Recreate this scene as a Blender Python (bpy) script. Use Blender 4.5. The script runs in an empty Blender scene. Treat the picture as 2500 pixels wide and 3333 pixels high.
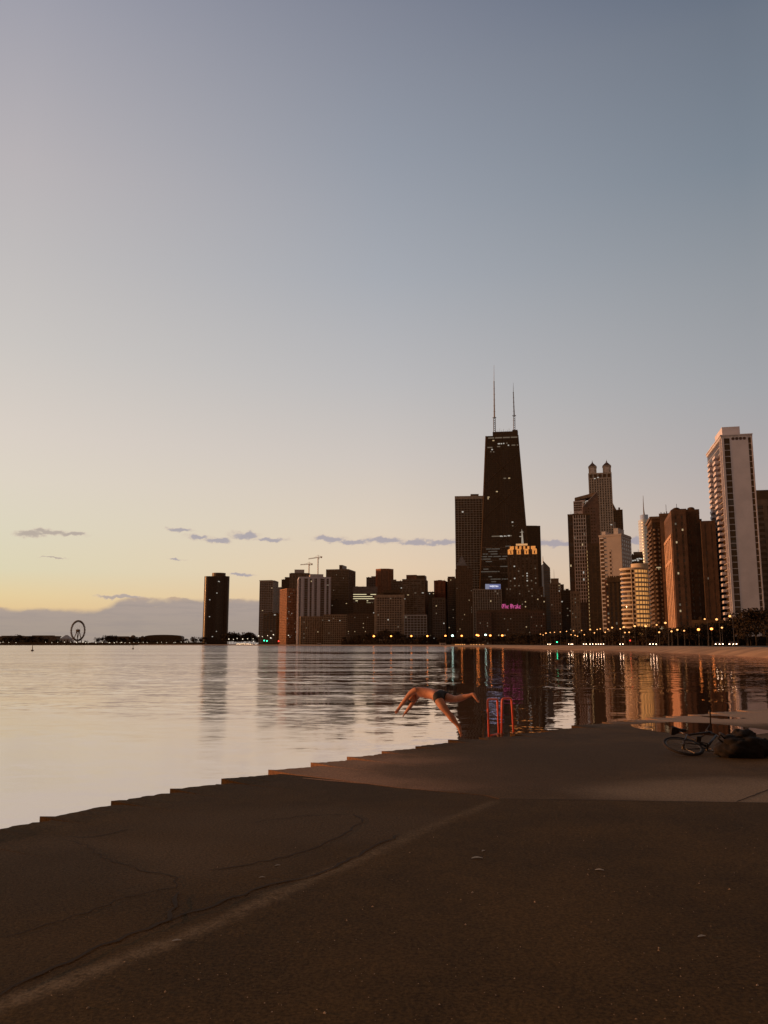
import bpy, math, random
from mathutils import Vector, Matrix
R = math.radians
random.seed(7)
scene = bpy.context.scene
col = scene.collection

# ---------------------------------------------------------------- camera
CAMZ = 1.85
PITCH = R(9.06)
FOC, CX, CY = 2699.0, 1250.0, 1666.5
WATER_Z = -0.55
PARK_Z = 1.2
cam_d = bpy.data.cameras.new('camera')
cam = bpy.data.objects.new('camera', cam_d)
col.objects.link(cam)
cam.location = (0, 0, CAMZ)
cam.rotation_euler = (R(90) + PITCH, 0, 0)
cam_d.sensor_fit = 'HORIZONTAL'
cam_d.sensor_width = 36.0
cam_d.lens = 36.0 * FOC / 2500.0
cam_d.clip_start = 0.1
cam_d.clip_end = 60000
scene.camera = cam
scene.view_settings.view_transform = 'Standard'
scene.view_settings.look = 'None'
scene.view_settings.exposure = 0.0
scene.view_settings.gamma = 1.0
scene.cycles.use_denoising = True
scene.cycles.max_bounces = 6
scene.cycles.sample_clamp_indirect = 6.0
scene.cycles.caustics_reflective = True

SUN_AZ, SUN_EL = R(-80), R(4.0)      # low sun out of frame on the left

def ray(x, y):
    u = (x - CX) / FOC; v = (CY - y) / FOC
    return Vector((u, math.cos(PITCH) - v * math.sin(PITCH), math.sin(PITCH) + v * math.cos(PITCH)))
def px(x, y, Y):
    d = ray(x, y); t = Y / d.y
    return Vector((d.x * t, Y, CAMZ + d.z * t))
def gp(x, y, z=0.0):
    d = ray(x, y); t = (z - CAMZ) / d.z
    return Vector((d.x * t, d.y * t, z))
def azel(x, y):
    d = ray(x, y).normalized()
    return math.degrees(math.atan2(d.x, d.y)), math.degrees(math.asin(d.z))
def lin(c):
    return tuple(((v / 255) / 12.92 if v / 255 <= 0.04045 else ((v / 255 + 0.055) / 1.055) ** 2.4) for v in c)

# ---------------------------------------------------------------- node helper
class NT:
    def __init__(s, tree): s.t = tree; s.n = tree.nodes; s.l = tree.links
    def add(s, typ, **kw):
        n = s.n.new(typ)
        for k, v in kw.items(): setattr(n, k, v)
        return n
    def put(s, sock, v):
        if hasattr(v, 'is_output') or isinstance(v, bpy.types.NodeSocket): s.l.new(v, sock)
        else: sock.default_value = v
    def math(s, op, a, b=0.0, clamp=False, c=None):
        n = s.add('ShaderNodeMath', operation=op, use_clamp=clamp)
        s.put(n.inputs[0], a); s.put(n.inputs[1], b)
        if c is not None: s.put(n.inputs[2], c)
        return n.outputs[0]
    def vmath(s, op, a, b=(0, 0, 0)):
        n = s.add('ShaderNodeVectorMath', operation=op)
        s.put(n.inputs[0], a)
        if op != 'LENGTH' and op != 'NORMALIZE':
            if op == 'SCALE': s.put(n.inputs['Scale'], b)
            else: s.put(n.inputs[1], b)
        return n.outputs['Value'] if op in ('LENGTH', 'DOT_PRODUCT') else n.outputs[0]
    def rng(s, v, a, b, c=0.0, d=1.0, smooth=True):
        n = s.add('ShaderNodeMapRange', interpolation_type='SMOOTHSTEP' if smooth else 'LINEAR')
        s.put(n.inputs['Value'], v); s.put(n.inputs['From Min'], a); s.put(n.inputs['From Max'], b)
        s.put(n.inputs['To Min'], c); s.put(n.inputs['To Max'], d)
        return n.outputs['Result']
    def mix(s, f, a, b, blend='MIX'):
        n = s.add('ShaderNodeMix', data_type='RGBA', blend_type=blend)
        s.put(n.inputs[0], f)
        for k, v in ((6, a), (7, b)):
            if not isinstance(v, bpy.types.NodeSocket) and len(v) == 3: v = (*v, 1)
            s.put(n.inputs[k], v)
        return n.outputs[2]
    def noise(s, vec, scale, detail=4.0, rough=0.55, out=0):
        n = s.add('ShaderNodeTexNoise')
        s.put(n.inputs['Vector'], vec); n.inputs['Scale'].default_value = scale
        n.inputs['Detail'].default_value = detail; n.inputs['Roughness'].default_value = rough
        return n.outputs[out]
    def ramp(s, f, stops):
        n = s.add('ShaderNodeValToRGB'); e = n.color_ramp.elements
        while len(e) < len(stops): e.new(0.5)
        for el, (p, c) in zip(e, stops):
            el.position = p; el.color = (*c, 1)
        s.put(n.inputs[0], f); return n.outputs[0]
    def xyz(s, v):
        n = s.add('ShaderNodeSeparateXYZ'); s.put(n.inputs[0], v); return n.outputs
    def cxyz(s, x, y, z=0.0):
        n = s.add('ShaderNodeCombineXYZ')
        s.put(n.inputs[0], x); s.put(n.inputs[1], y); s.put(n.inputs[2], z); return n.outputs[0]

# ---------------------------------------------------------------- sky
world = bpy.data.worlds.new('World'); scene.world = world; world.use_nodes = True
W = NT(world.node_tree); W.n.clear()
tc = W.add('ShaderNodeTexCoord')
D = tc.outputs['Generated']
dx, dy, dz = W.xyz(D)[0:3]
EL = W.math('MULTIPLY', W.math('ARCSINE', dz), 57.29578)
AZ = W.math('MULTIPLY', W.math('ARCTAN2', dx, dy), 57.29578)
ef = W.rng(EL, -2.0, 48.0, smooth=False)
def elp(y, x=1250): return (azel(x, y)[1] + 2.0) / 50.0
def col_ramp(x, stops):
    s = sorted((min(max((azel(x, y)[1] + 2) / 50, 0), 1), lin(c)) for y, c in stops)
    return W.ramp(ef, s)
LEFT = col_ramp(0, [(-250, (150, 152, 166)), (20, (163, 162, 172)), (500, (184, 179, 182)), (800, (192, 188, 188)), (1100, (203, 198, 194)),
                    (1400, (218, 208, 198)), (1550, (222, 212, 197)), (1720, (222, 214, 191)), (1850, (222, 213, 182)), (1935, (230, 207, 160)),
                    (2090, (228, 180, 120))])
MID = col_ramp(1250, [(-250, (108, 118, 140)), (20, (129, 134, 149)), (500, (148, 154, 166)), (900, (167, 171, 179)),
                      (1250, (189, 187, 188)), (1500, (207, 198, 191)), (1700, (221, 206, 188)), (1850, (230, 206, 177)), (1990, (228, 196, 160)),
                      (2090, (222, 178, 135))])
RIGHT = col_ramp(2500, [(-250, (92, 104, 124)), (20, (110, 119, 133)), (500, (125, 135, 147)), (900, (147, 152, 159)),
                        (1250, (163, 164, 168)), (1500, (176, 170, 170)), (1700, (190, 176, 170)), (1850, (204, 182, 165)), (1990, (208, 178, 155)),
                        (2090, (200, 168, 145))])
BACK = W.ramp(ef, [(0.0, lin((156, 112, 84))), (0.2, lin((146, 110, 88))), (0.5, lin((115, 98, 86))), (1.0, lin((92, 88, 86)))])
SUNSIDE = W.ramp(ef, [(0.0, lin((255, 205, 130))), (0.12, lin((250, 225, 175))), (0.4, lin((220, 212, 200))), (1.0, lin((150, 152, 166)))])
c = W.mix(W.rng(AZ, -25, 0, smooth=False), LEFT, MID)
c = W.mix(W.rng(AZ, 0, 25, smooth=False), c, RIGHT)
c = W.mix(W.rng(AZ, 35, 95), c, BACK)
c = W.mix(W.rng(AZ, -30, -70), c, SUNSIDE)
c = W.mix(W.rng(AZ, -85, -135), c, BACK)
# clouds far away, as functions of direction
AE = W.cxyz(AZ, EL)
nzc = W.noise(AE, 1.1, 5, 0.6, 1)
nzc2 = W.noise(W.vmath('MULTIPLY', AE, (0.5, 1.5, 1)), 1.9, 6, 0.65, 0)
warp = W.vmath('MULTIPLY', W.vmath('SUBTRACT', nzc, (0.5, 0.5, 0.5)), (1.5, 0.75, 0))
AEw = W.vmath('ADD', AE, warp)
dens = None
for (cx, cy, rx, ry) in [(100, 1737, 48, 14), (165, 1732, 75, 10), (240, 1737, 55, 8), (580, 1725, 52, 8), (650, 1748, 55, 11),
                         (705, 1758, 62, 12), (800, 1743, 55, 16), (885, 1757, 70, 8), (1070, 1752, 70, 13), (1145, 1764, 75, 12),
                         (1250, 1758, 80, 14), (1345, 1765, 75, 12), (1440, 1766, 70, 14), (1520, 1766, 70, 14), (1790, 1765, 60, 17),
                         (1840, 1772, 60, 12), (2070, 1760, 50, 15), (400, 1943, 90, 6), (785, 1868, 50, 6), (575, 1822, 30, 4), (170, 1815, 45, 3)]:
    a, e = azel(cx, cy)
    sx = 1 / (rx / FOC * 57.3) ; sy = 1 / (ry / FOC * 57.3)
    v = W.vmath('MULTIPLY', W.vmath('SUBTRACT', AEw, (a, e, 0)), (sx, sy, 0))
    d = W.math('SUBTRACT', 1.0, W.vmath('LENGTH', v))
    dens = d if dens is None else W.math('MAXIMUM', dens, d)
cl = W.rng(W.math('ADD', dens, W.math('MULTIPLY', W.math('SUBTRACT', nzc2, 0.5), 1.35)), -0.16, 0.62)
core = W.rng(cl, 0.35, 1.0)
cl = W.math('MULTIPLY', cl, 0.80)
cl_col = W.mix(W.rng(AZ, -22, -12), lin((174, 160, 153)), lin((160, 154, 166)))
cl_col = W.mix(core, lin((206, 186, 172)), cl_col)
c = W.mix(cl, c, cl_col)
# low bank of cloud over the horizon on the left
edge = W.rng(AZ, -19.0, -17.2, azel(150, 1974)[1], azel(500, 1942)[1])
lump = W.noise(W.vmath('MULTIPLY', AE, (1.0, 1.3, 1)), 0.9, 8, 0.7, 0)
edge = W.math('ADD', edge, W.math('MULTIPLY', W.math('SUBTRACT', lump, 0.5), 0.42))
soft = W.noise(W.vmath('MULTIPLY', AE, (0.5, 1.0, 1)), 0.7, 3, 0.5, 0)
bank = W.rng(W.math('SUBTRACT', edge, EL), 0.0, W.rng(soft, 0.35, 0.65, 0.08, 0.55))
hole_n = W.noise(W.vmath('MULTIPLY', AE, (0.45, 2.2, 1)), 1.25, 4, 0.55, 0)
hole = W.math('MULTIPLY', W.rng(hole_n, 0.6, 0.7), W.math('MULTIPLY', W.rng(EL, 2.3, 2.8), 0.75))
bank = W.math('MULTIPLY', bank, W.math('SUBTRACT', 1.0, hole))
bank = W.math('MULTIPLY', bank, W.rng(AZ, 4, 10, 0.93, 0.25))
bstreak = W.noise(W.vmath('MULTIPLY', AE, (0.25, 2.6, 1)), 1.0, 6, 0.65, 0)
bank_col = W.mix(W.rng(EL, 0.0, 3.2), lin((162, 151, 142)), lin((168, 154, 149)))
bank_col = W.mix(W.math('MULTIPLY', W.rng(bstreak, 0.42, 0.68), 0.55), bank_col, lin((150, 141, 140)))
rim = W.math('MULTIPLY', W.rng(W.math('SUBTRACT', edge, EL), 0.45, 0.02), W.rng(lump, 0.40, 0.60, 0.1, 0.55))
bank_col = W.mix(rim, bank_col, lin((214, 180, 140)))
c = W.mix(bank, c, bank_col)
c = W.mix(W.math('MULTIPLY', W.rng(EL, 0, -1.0), 1.0), c, lin((120, 100, 85)))
sky = W.add('ShaderNodeTexSky', sky_type='NISHITA', sun_disc=False, sun_elevation=SUN_EL, sun_rotation=SUN_AZ)
sky.air_density = 1.5; sky.dust_density = 2.0
bg1 = W.add('ShaderNodeBackground'); W.put(bg1.inputs[0], c); bg1.inputs[1].default_value = 0.985
bg2 = W.add('ShaderNodeBackground'); W.put(bg2.inputs[0], sky.outputs[0]); bg2.inputs[1].default_value = 0.0025
ad = W.add('ShaderNodeAddShader'); W.l.new(bg1.outputs[0], ad.inputs[0]); W.l.new(bg2.outputs[0], ad.inputs[1])
wo = W.add('ShaderNodeOutputWorld'); W.l.new(ad.outputs[0], wo.inputs[0])

sun_d = bpy.data.lights.new('sun', 'SUN'); sun_d.energy = 2.9; sun_d.angle = R(0.6); sun_d.color = (1.0, 0.44, 0.16)
sun = bpy.data.objects.new('sun', sun_d); col.objects.link(sun)
sv = Vector((math.sin(SUN_AZ) * math.cos(SUN_EL), math.cos(SUN_AZ) * math.cos(SUN_EL), math.sin(SUN_EL)))
sun.rotation_euler = sv.to_track_quat('Z', 'Y').to_euler()
sun.location = (-60, 0, 40)

# ---------------------------------------------------------------- materials
def newmat(name):
    m = bpy.data.materials.new(name); m.use_nodes = True
    t = NT(m.node_tree); t.n.clear()
    o = t.add('ShaderNodeOutputMaterial')
    return m, t, o
def mat(name, c, rough=0.7, var=0.25, scale=0.3, metallic=0.0, spec=0.3, bump=0.0, bscale=None, c2=None):
    m, t, o = newmat(name)
    p = t.add('ShaderNodeBsdfPrincipled'); tcn = t.add('ShaderNodeTexCoord')
    n = t.noise(tcn.outputs['Object'], scale, 5, 0.6)
    c2 = c2 or tuple(v * (1 - var) for v in c); c1 = tuple(min(1, v * (1 + var)) for v in c)
    t.put(p.inputs['Base Color'], t.mix(t.rng(n, 0.3, 0.7), c2, c1))
    p.inputs['Roughness'].default_value = rough; p.inputs['Metallic'].default_value = metallic
    p.inputs['Specular IOR Level'].default_value = spec
    if bump:
        b = t.add('ShaderNodeBump'); b.inputs['Strength'].default_value = bump; b.inputs['Distance'].default_value = 0.02
        t.put(b.inputs['Height'], t.noise(tcn.outputs['Object'], bscale or scale * 6, 6, 0.65))
        t.put(p.inputs['Normal'], b.outputs[0])
    t.l.new(p.outputs[0], o.inputs[0])
    return m
def emis(name, c, strength, var=0.0, scale=0.5):
    m, t, o = newmat(name)
    e = t.add('ShaderNodeEmission'); e.inputs[1].default_value = strength
    if var:
        tcn = t.add('ShaderNodeTexCoord'); n = t.noise(tcn.outputs['Object'], scale, 3)
        t.put(e.inputs[0], t.mix(t.rng(n, 0.35, 0.65), tuple(v * (1 - var) for v in c), c))
    else: e.inputs[0].default_value = (*c, 1)
    t.l.new(e.outputs[0], o.inputs[0]); return m
def glassmat(name, dark=(0.085, 0.044, 0.016), blind=(0.10, 0.08, 0.06), frac=0.25, rough=0.12, cell=(3.0, 3.0, 3.4)):
    m, t, o = newmat(name)
    p = t.add('ShaderNodeBsdfPrincipled'); tcn = t.add('ShaderNodeTexCoord')
    sn = t.vmath('SNAP', t.vmath('ADD', tcn.outputs['Object'], (0.37, 0.41, 0.29)), cell)
    wn = t.add('ShaderNodeTexWhiteNoise', noise_dimensions='3D'); t.put(wn.inputs[0], sn)
    f = t.rng(wn.outputs[0], 1 - frac, 1.0)
    t.put(p.inputs['Base Color'], t.mix(f, dark, blind))
    p.inputs['Roughness'].default_value = rough; p.inputs['Specular IOR Level'].default_value = 0.3
    t.l.new(p.outputs[0], o.inputs[0]); return m

M = {}
M['dark'] = mat('dark_facade', (0.12, 0.065, 0.026), 0.6)
M['black'] = mat('black_steel', (0.105, 0.055, 0.021), 0.5)
M['brown'] = mat('brown_brick', (0.15, 0.085, 0.043), 0.85)
M['red'] = mat('red_brick', (0.20, 0.075, 0.040), 0.85)
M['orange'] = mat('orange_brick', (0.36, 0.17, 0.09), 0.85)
M['grey'] = mat('grey_stone', (0.22, 0.17, 0.14), 0.8)
M['tan'] = mat('tan_stone', (0.34, 0.23, 0.14), 0.8)
M['dim'] = mat('dim_stone', (0.20, 0.130, 0.080), 0.8)
M['pale'] = mat('pale_concrete', (0.50, 0.43, 0.39), 0.8, 0.12)
M['white'] = mat('white_concrete', (0.72, 0.63, 0.62), 0.75, 0.08, 0.15)
M['cream'] = mat('cream_concrete', (0.66, 0.50, 0.33), 0.75, 0.1)
M['rail'] = mat('balcony_parapet', (0.60, 0.52, 0.47), 0.7, 0.1)
M['glass'] = glassmat('dark_glass')
M['glass2'] = glassmat('curtained_glass', (0.085, 0.044, 0.016), (0.22, 0.17, 0.12), 0.4)
M['bronze'] = glassmat('bronze_glass', (0.03, 0.017, 0.008), (0.06, 0.035, 0.02), 0.3, 0.3)
M['blueglass'] = mat('blue_glass', (0.45, 0.50, 0.56), 0.25, 0.12, 0.05, 0.2, 0.6)
M['roof'] = mat('roofing', (0.07, 0.036, 0.016), 0.9)
M['steel'] = mat('galvanised_steel', (0.30, 0.26, 0.24), 0.5, 0.2, 1.0, 0.5)
M['crane'] = mat('crane_paint', (0.75, 0.42, 0.20), 0.6)
M['warm'] = emis('warm_window', (1.0, 0.72, 0.40), 0.45)
M['cool'] = emis('cool_window', (1.0, 0.92, 0.80), 0.44)
M['gold'] = emis('gold_glow_pane', (1.0, 0.43, 0.12), 0.72, 0.45, 0.35)  # sunrise gold on the round building's panes, put in as their own glow
M['dimlit'] = emis('dim_window', (0.8, 0.6, 0.42), 0.16)

# ---------------------------------------------------------------- mesh helpers
class MB:
    def __init__(s): s.v = []; s.f = []
    def box(s, x0, x1, y0, y1, z0, z1):
        b = len(s.v)
        s.v += [(x0, y0, z0), (x1, y0, z0), (x1, y1, z0), (x0, y1, z0), (x0, y0, z1), (x1, y0, z1), (x1, y1, z1), (x0, y1, z1)]
        s.f += [(b, b+3, b+2, b+1), (b+4, b+5, b+6, b+7), (b, b+1, b+5, b+4), (b+1, b+2, b+6, b+5), (b+2, b+3, b+7, b+6), (b+3, b, b+4, b+7)]
        return s
    def prism(s, pts, z0, z1, top=None):
        b = len(s.v); n = len(pts); top = top or pts
        s.v += [(p[0], p[1], z0) for p in pts] + [(p[0], p[1], z1) for p in top]
        s.f += [tuple(range(b + n - 1, b - 1, -1)), tuple(range(b + n, b + 2 * n))]
        for i in range(n):
            j = (i + 1) % n; s.f.append((b + i, b + j, b + n + j, b + n + i))
        return s
    def xprism(s, pts, y0, y1):            # polygon in x,z extruded along y
        b = len(s.v); n = len(pts)
        s.v += [(p[0], y0, p[1]) for p in pts] + [(p[0], y1, p[1]) for p in pts]
        s.f += [tuple(range(b, b + n)), tuple(range(b + 2 * n - 1, b + n - 1, -1))]
        for i in range(n):
            j = (i + 1) % n; s.f.append((b + j, b + i, b + n + i, b + n + j))
        return s
    def tube(s, pts, r, n=8, cap=True):
        pts = [Vector(p) for p in pts]; b0 = len(s.v)
        rs = r if isinstance(r, (list, tuple)) else [r] * len(pts)
        prev = None
        for i, p in enumerate(pts):
            d = (pts[min(i + 1, len(pts) - 1)] - pts[max(i - 1, 0)]).normalized()
            if prev is None:
                a = d.cross(Vector((0, 0, 1)))
                if a.length < 1e-3: a = d.cross(Vector((1, 0, 0)))
            else:
                a = prev - d * prev.dot(d)
            a.normalize(); prev = a; c2 = d.cross(a)
            for k in range(n):
                t = 2 * math.pi * k / n
                s.v.append(tuple(p + (a * math.cos(t) + c2 * math.sin(t)) * rs[i]))
        for i in range(len(pts) - 1):
            for k in range(n):
                k2 = (k + 1) % n
                s.f.append((b0 + i*n + k, b0 + i*n + k2, b0 + (i+1)*n + k2, b0 + (i+1)*n + k))
        if cap:
            s.f.append(tuple(b0 + k for k in range(n - 1, -1, -1)))
            e = b0 + (len(pts) - 1) * n; s.f.append(tuple(e + k for k in range(n)))
        return s
    def ball(s, c, r, nu=10, nv=6, sq=(1, 1, 1)):
        b = len(s.v)
        for i in range(nv + 1):
            a = math.pi * i / nv
            for k in range(nu):
                t = 2 * math.pi * k / nu
                s.v.append((c[0] + r*sq[0]*math.sin(a)*math.cos(t), c[1] + r*sq[1]*math.sin(a)*math.sin(t), c[2] + r*sq[2]*math.cos(a)))
        for i in range(nv):
            for k in range(nu):
                k2 = (k + 1) % nu
                s.f.append((b+i*nu+k, b+(i+1)*nu+k, b+(i+1)*nu+k2, b+i*nu+k2))
        return s
    def torus(s, c, Rr, r, axis='y', nu=24, nv=6):
        b = len(s.v)
        for i in range(nu):
            t = 2 * math.pi * i / nu
            for k in range(nv):
                q = 2 * math.pi * k / nv
                rr = Rr + r * math.cos(q); h = r * math.sin(q)
                if axis == 'y': s.v.append((c[0] + rr*math.cos(t), c[1] + h, c[2] + rr*math.sin(t)))
                else: s.v.append((c[0] + rr*math.cos(t), c[1] + rr*math.sin(t), c[2] + h))
        for i in range(nu):
            for k in range(nv):
                i2 = (i+1) % nu; k2 = (k+1) % nv
                s.f.append((b+i*nv+k, b+i2*nv+k, b+i2*nv+k2, b+i*nv+k2))
        return s
    def build(s, name, m, parent=None, smooth=False):
        me = bpy.data.meshes.new(name); me.from_pydata(s.v, [], s.f); me.update()
        if m: me.materials.append(m)
        if smooth:
            for p in me.polygons: p.use_smooth = True
        o = bpy.data.objects.new(name, me); col.objects.link(o)
        if parent: o.parent = parent
        return o

def tag(o, label=None, cat=None, group=None, kind=None):
    if label: o['label'] = label
    if cat: o['category'] = cat
    if group: o['group'] = group
    if kind: o['kind'] = kind
    return o
def empty(name, loc, rz=0.0):
    o = bpy.data.objects.new(name, None); col.objects.link(o); o.location = loc; o.rotation_euler = (0, 0, rz)
    o.empty_display_size = 0.5
    return o
def copy_tree(o, parent=None):
    c2 = o.copy(); col.objects.link(c2)
    if parent: c2.parent = parent
    for ch in list(o.children): copy_tree(ch, c2)
    return c2

# ================================================================ WATER
def water_mat(name, calm=False):
    m, t, o = newmat(name)
    g = t.add('ShaderNodeNewGeometry'); P = g.outputs['Position']
    X, Y, Z = t.xyz(P)[0:3]
    if calm:
        n = t.noise(P, 6.0, 2, 0.5, 1); s = 0.010
        body = (0.035, 0.02, 0.012); lo = 0.55
    else:
        n1 = t.noise(t.vmath('MULTIPLY', P, (0.55, 1.0, 1)), 3.2, 3, 0.6, 1)
        n2 = t.noise(t.vmath('MULTIPLY', P, (0.4, 1.0, 1)), 0.9, 2, 0.5, 1)
        n = t.mix(0.42, n1, n2)
        # the open lake on the left is ruffled by wind, the cove on the right is sheltered
        xy = t.math('DIVIDE', X, t.math('MAXIMUM', Y, 5.0))
        patch = t.noise(t.vmath('MULTIPLY', P, (0.006, 0.03, 0)), 1.0, 5, 0.65, 0)
        wind = t.rng(t.math('SUBTRACT', X, t.math('MULTIPLY', Y, 0.09)), -7.0, 1.0, 1.0, 0.0)
        # glassy slicks lying along the shore, wide far out and narrow close in
        wob = t.math('SUBTRACT', t.noise(t.vmath('MULTIPLY', P, (0.022, 0.05, 0)), 1.0, 5, 0.65, 0), 0.5)
        Yw = t.math('MULTIPLY', Y, t.math('ADD', 1.0, t.math('MULTIPLY', wob, 0.34)))
        sl = None
        for (yc, hw_) in [(236, 30), (128, 9), (104, 3), (86, 4.5), (74, 2.6), (67, 2.2), (60.5, 1.6), (55, 1.3), (50.5, 1.1), (46, .9), (41, .7), (35, .5)]:
            q = t.math('SUBTRACT', 1.0, t.math('DIVIDE', t.math('ABSOLUTE', t.math('SUBTRACT', Yw, yc)), hw_))
            sl = q if sl is None else t.math('MAXIMUM', sl, q)
        tear = t.noise(t.vmath('MULTIPLY', P, (0.05, 0.5, 0)), 1.0, 4, 0.6, 0)
        sl = t.rng(t.math('ADD', sl, t.math('MULTIPLY', t.math('SUBTRACT', tear, 0.5), 2.4)), 0.0, 0.5)
        sl = t.math('MULTIPLY', sl, t.rng(xy, -0.19, -0.07))
        wind = t.math('MULTIPLY', wind, t.math('SUBTRACT', 1.0, t.math('MULTIPLY', sl, 0.9)))
        near = t.rng(Y, 15.0, 70.0, 0.35, 1.0)
        rough = t.math('MULTIPLY', t.rng(wind, 0, 1, 0.03, 0.14, smooth=False), t.rng(patch, .35, .65, .8, 1.15))
        s = t.math('MULTIPLY', t.rng(wind, 0, 1, 0.120, 0.20, smooth=False), near)
        s = t.math('MULTIPLY', s, t.rng(t.noise(t.vmath('MULTIPLY', P, (0.05, 0.12, 0)), 1.0, 4, 0.6, 0), .36, .66, .35, 1.5))
        body = (0.05, 0.030, 0.018); lo = 0.74
    off = t.vmath('SCALE', t.vmath('SUBTRACT', n, (0.5, 0.5, 0.5)), s)
    off = t.vmath('MULTIPLY', off, (2.0, 2.0, 0.0))
    nor = t.vmath('NORMALIZE', t.vmath('ADD', off, (0, 0, 1)))
    gl = t.add('ShaderNodeBsdfGlossy'); t.put(gl.inputs['Roughness'], 0.03 if calm else rough)
    gl.inputs['Color'].default_value = (0.92, 0.835, 0.825, 1)
    t.put(gl.inputs['Normal'], nor)
    df = t.add('ShaderNodeBsdfDiffuse'); df.inputs['Color'].default_value = (*body, 1)
    fr = t.add('ShaderNodeFresnel'); fr.inputs['IOR'].default_value = 1.33
    f = t.rng(fr.outputs[0], 0.0, 0.8, lo, 0.97, smooth=False)
    mx = t.add('ShaderNodeMixShader'); t.put(mx.inputs[0], f)
    t.l.new(df.outputs[0], mx.inputs[1]); t.l.new(gl.outputs[0], mx.inputs[2])
    t.l.new(mx.outputs[0], o.inputs[0]); return m
M['water'] = water_mat('lake_water'); M['puddle'] = water_mat('puddle_water', True)
wb = MB()
wb.v = [(-30000, -400, WATER_Z), (30000, -400, WATER_Z), (30000, 40000, WATER_Z), (-30000, 40000, WATER_Z)]; wb.f = [(0, 1, 2, 3)]
tag(wb.build('water', M['water']), kind='structure')

# ================================================================ FAR SHORE
SH = [(-400, 2100.4), (455, 2100.1), (740, 2100.4), (820, 2101.2), (1150, 2102.6), (1430, 2104.3), (1550, 2106), (1660, 2109), (1750, 2112.5),
      (1880, 2116.5), (2100, 2121), (2300, 2130), (2420, 2136), (2500, 2141), (2620, 2152), (2760, 2170), (2960, 2205)]
def shore_pts(k, z):
    out = []
    for i, (x, y) in enumerate(SH):
        p = gp(x, y, WATER_Z); kk = 1 + (k - 1) * (1.0 if x > 1100 else 0.35)
        out.append((p.x * kk, p.y * kk, z))
    return out
def strip(name, rows, m):
    b = MB(); n = len(rows[0])
    for r_ in rows: b.v += r_
    for i in range(len(rows) - 1):
        for k in range(n - 1): b.f.append((i*n + k, i*n + k + 1, (i+1)*n + k + 1, (i+1)*n + k))
    return tag(b.build(name, m, smooth=True), kind='structure')
M['sand'] = mat('damp_sand', (0.42, 0.22, 0.10), 0.95, 0.3, 0.08, bump=0.4, bscale=1.5)
M['park'] = mat('park_lawn', (0.035, 0.028, 0.015), 0.95, 0.4, 0.05)
M['road'] = mat('shore_road_asphalt', (0.06, 0.04, 0.028), 0.85, 0.2, 0.2)
strip('beach', [shore_pts(0.98, -0.8), shore_pts(1.0, -0.50), shore_pts(1.06, 0.35), shore_pts(1.14, 0.95), shore_pts(1.2, PARK_Z)], M['sand'])
far = [(p[0] * 12, p[1] * 12, PARK_Z) for p in shore_pts(1.0, PARK_Z)]
strip('ground', [shore_pts(1.2, PARK_Z), shore_pts(2.2, PARK_Z), far], M['park'])
strip('road', [shore_pts(1.215, PARK_Z + 0.004), shore_pts(1.30, PARK_Z + 0.004)], M['road'])

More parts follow.
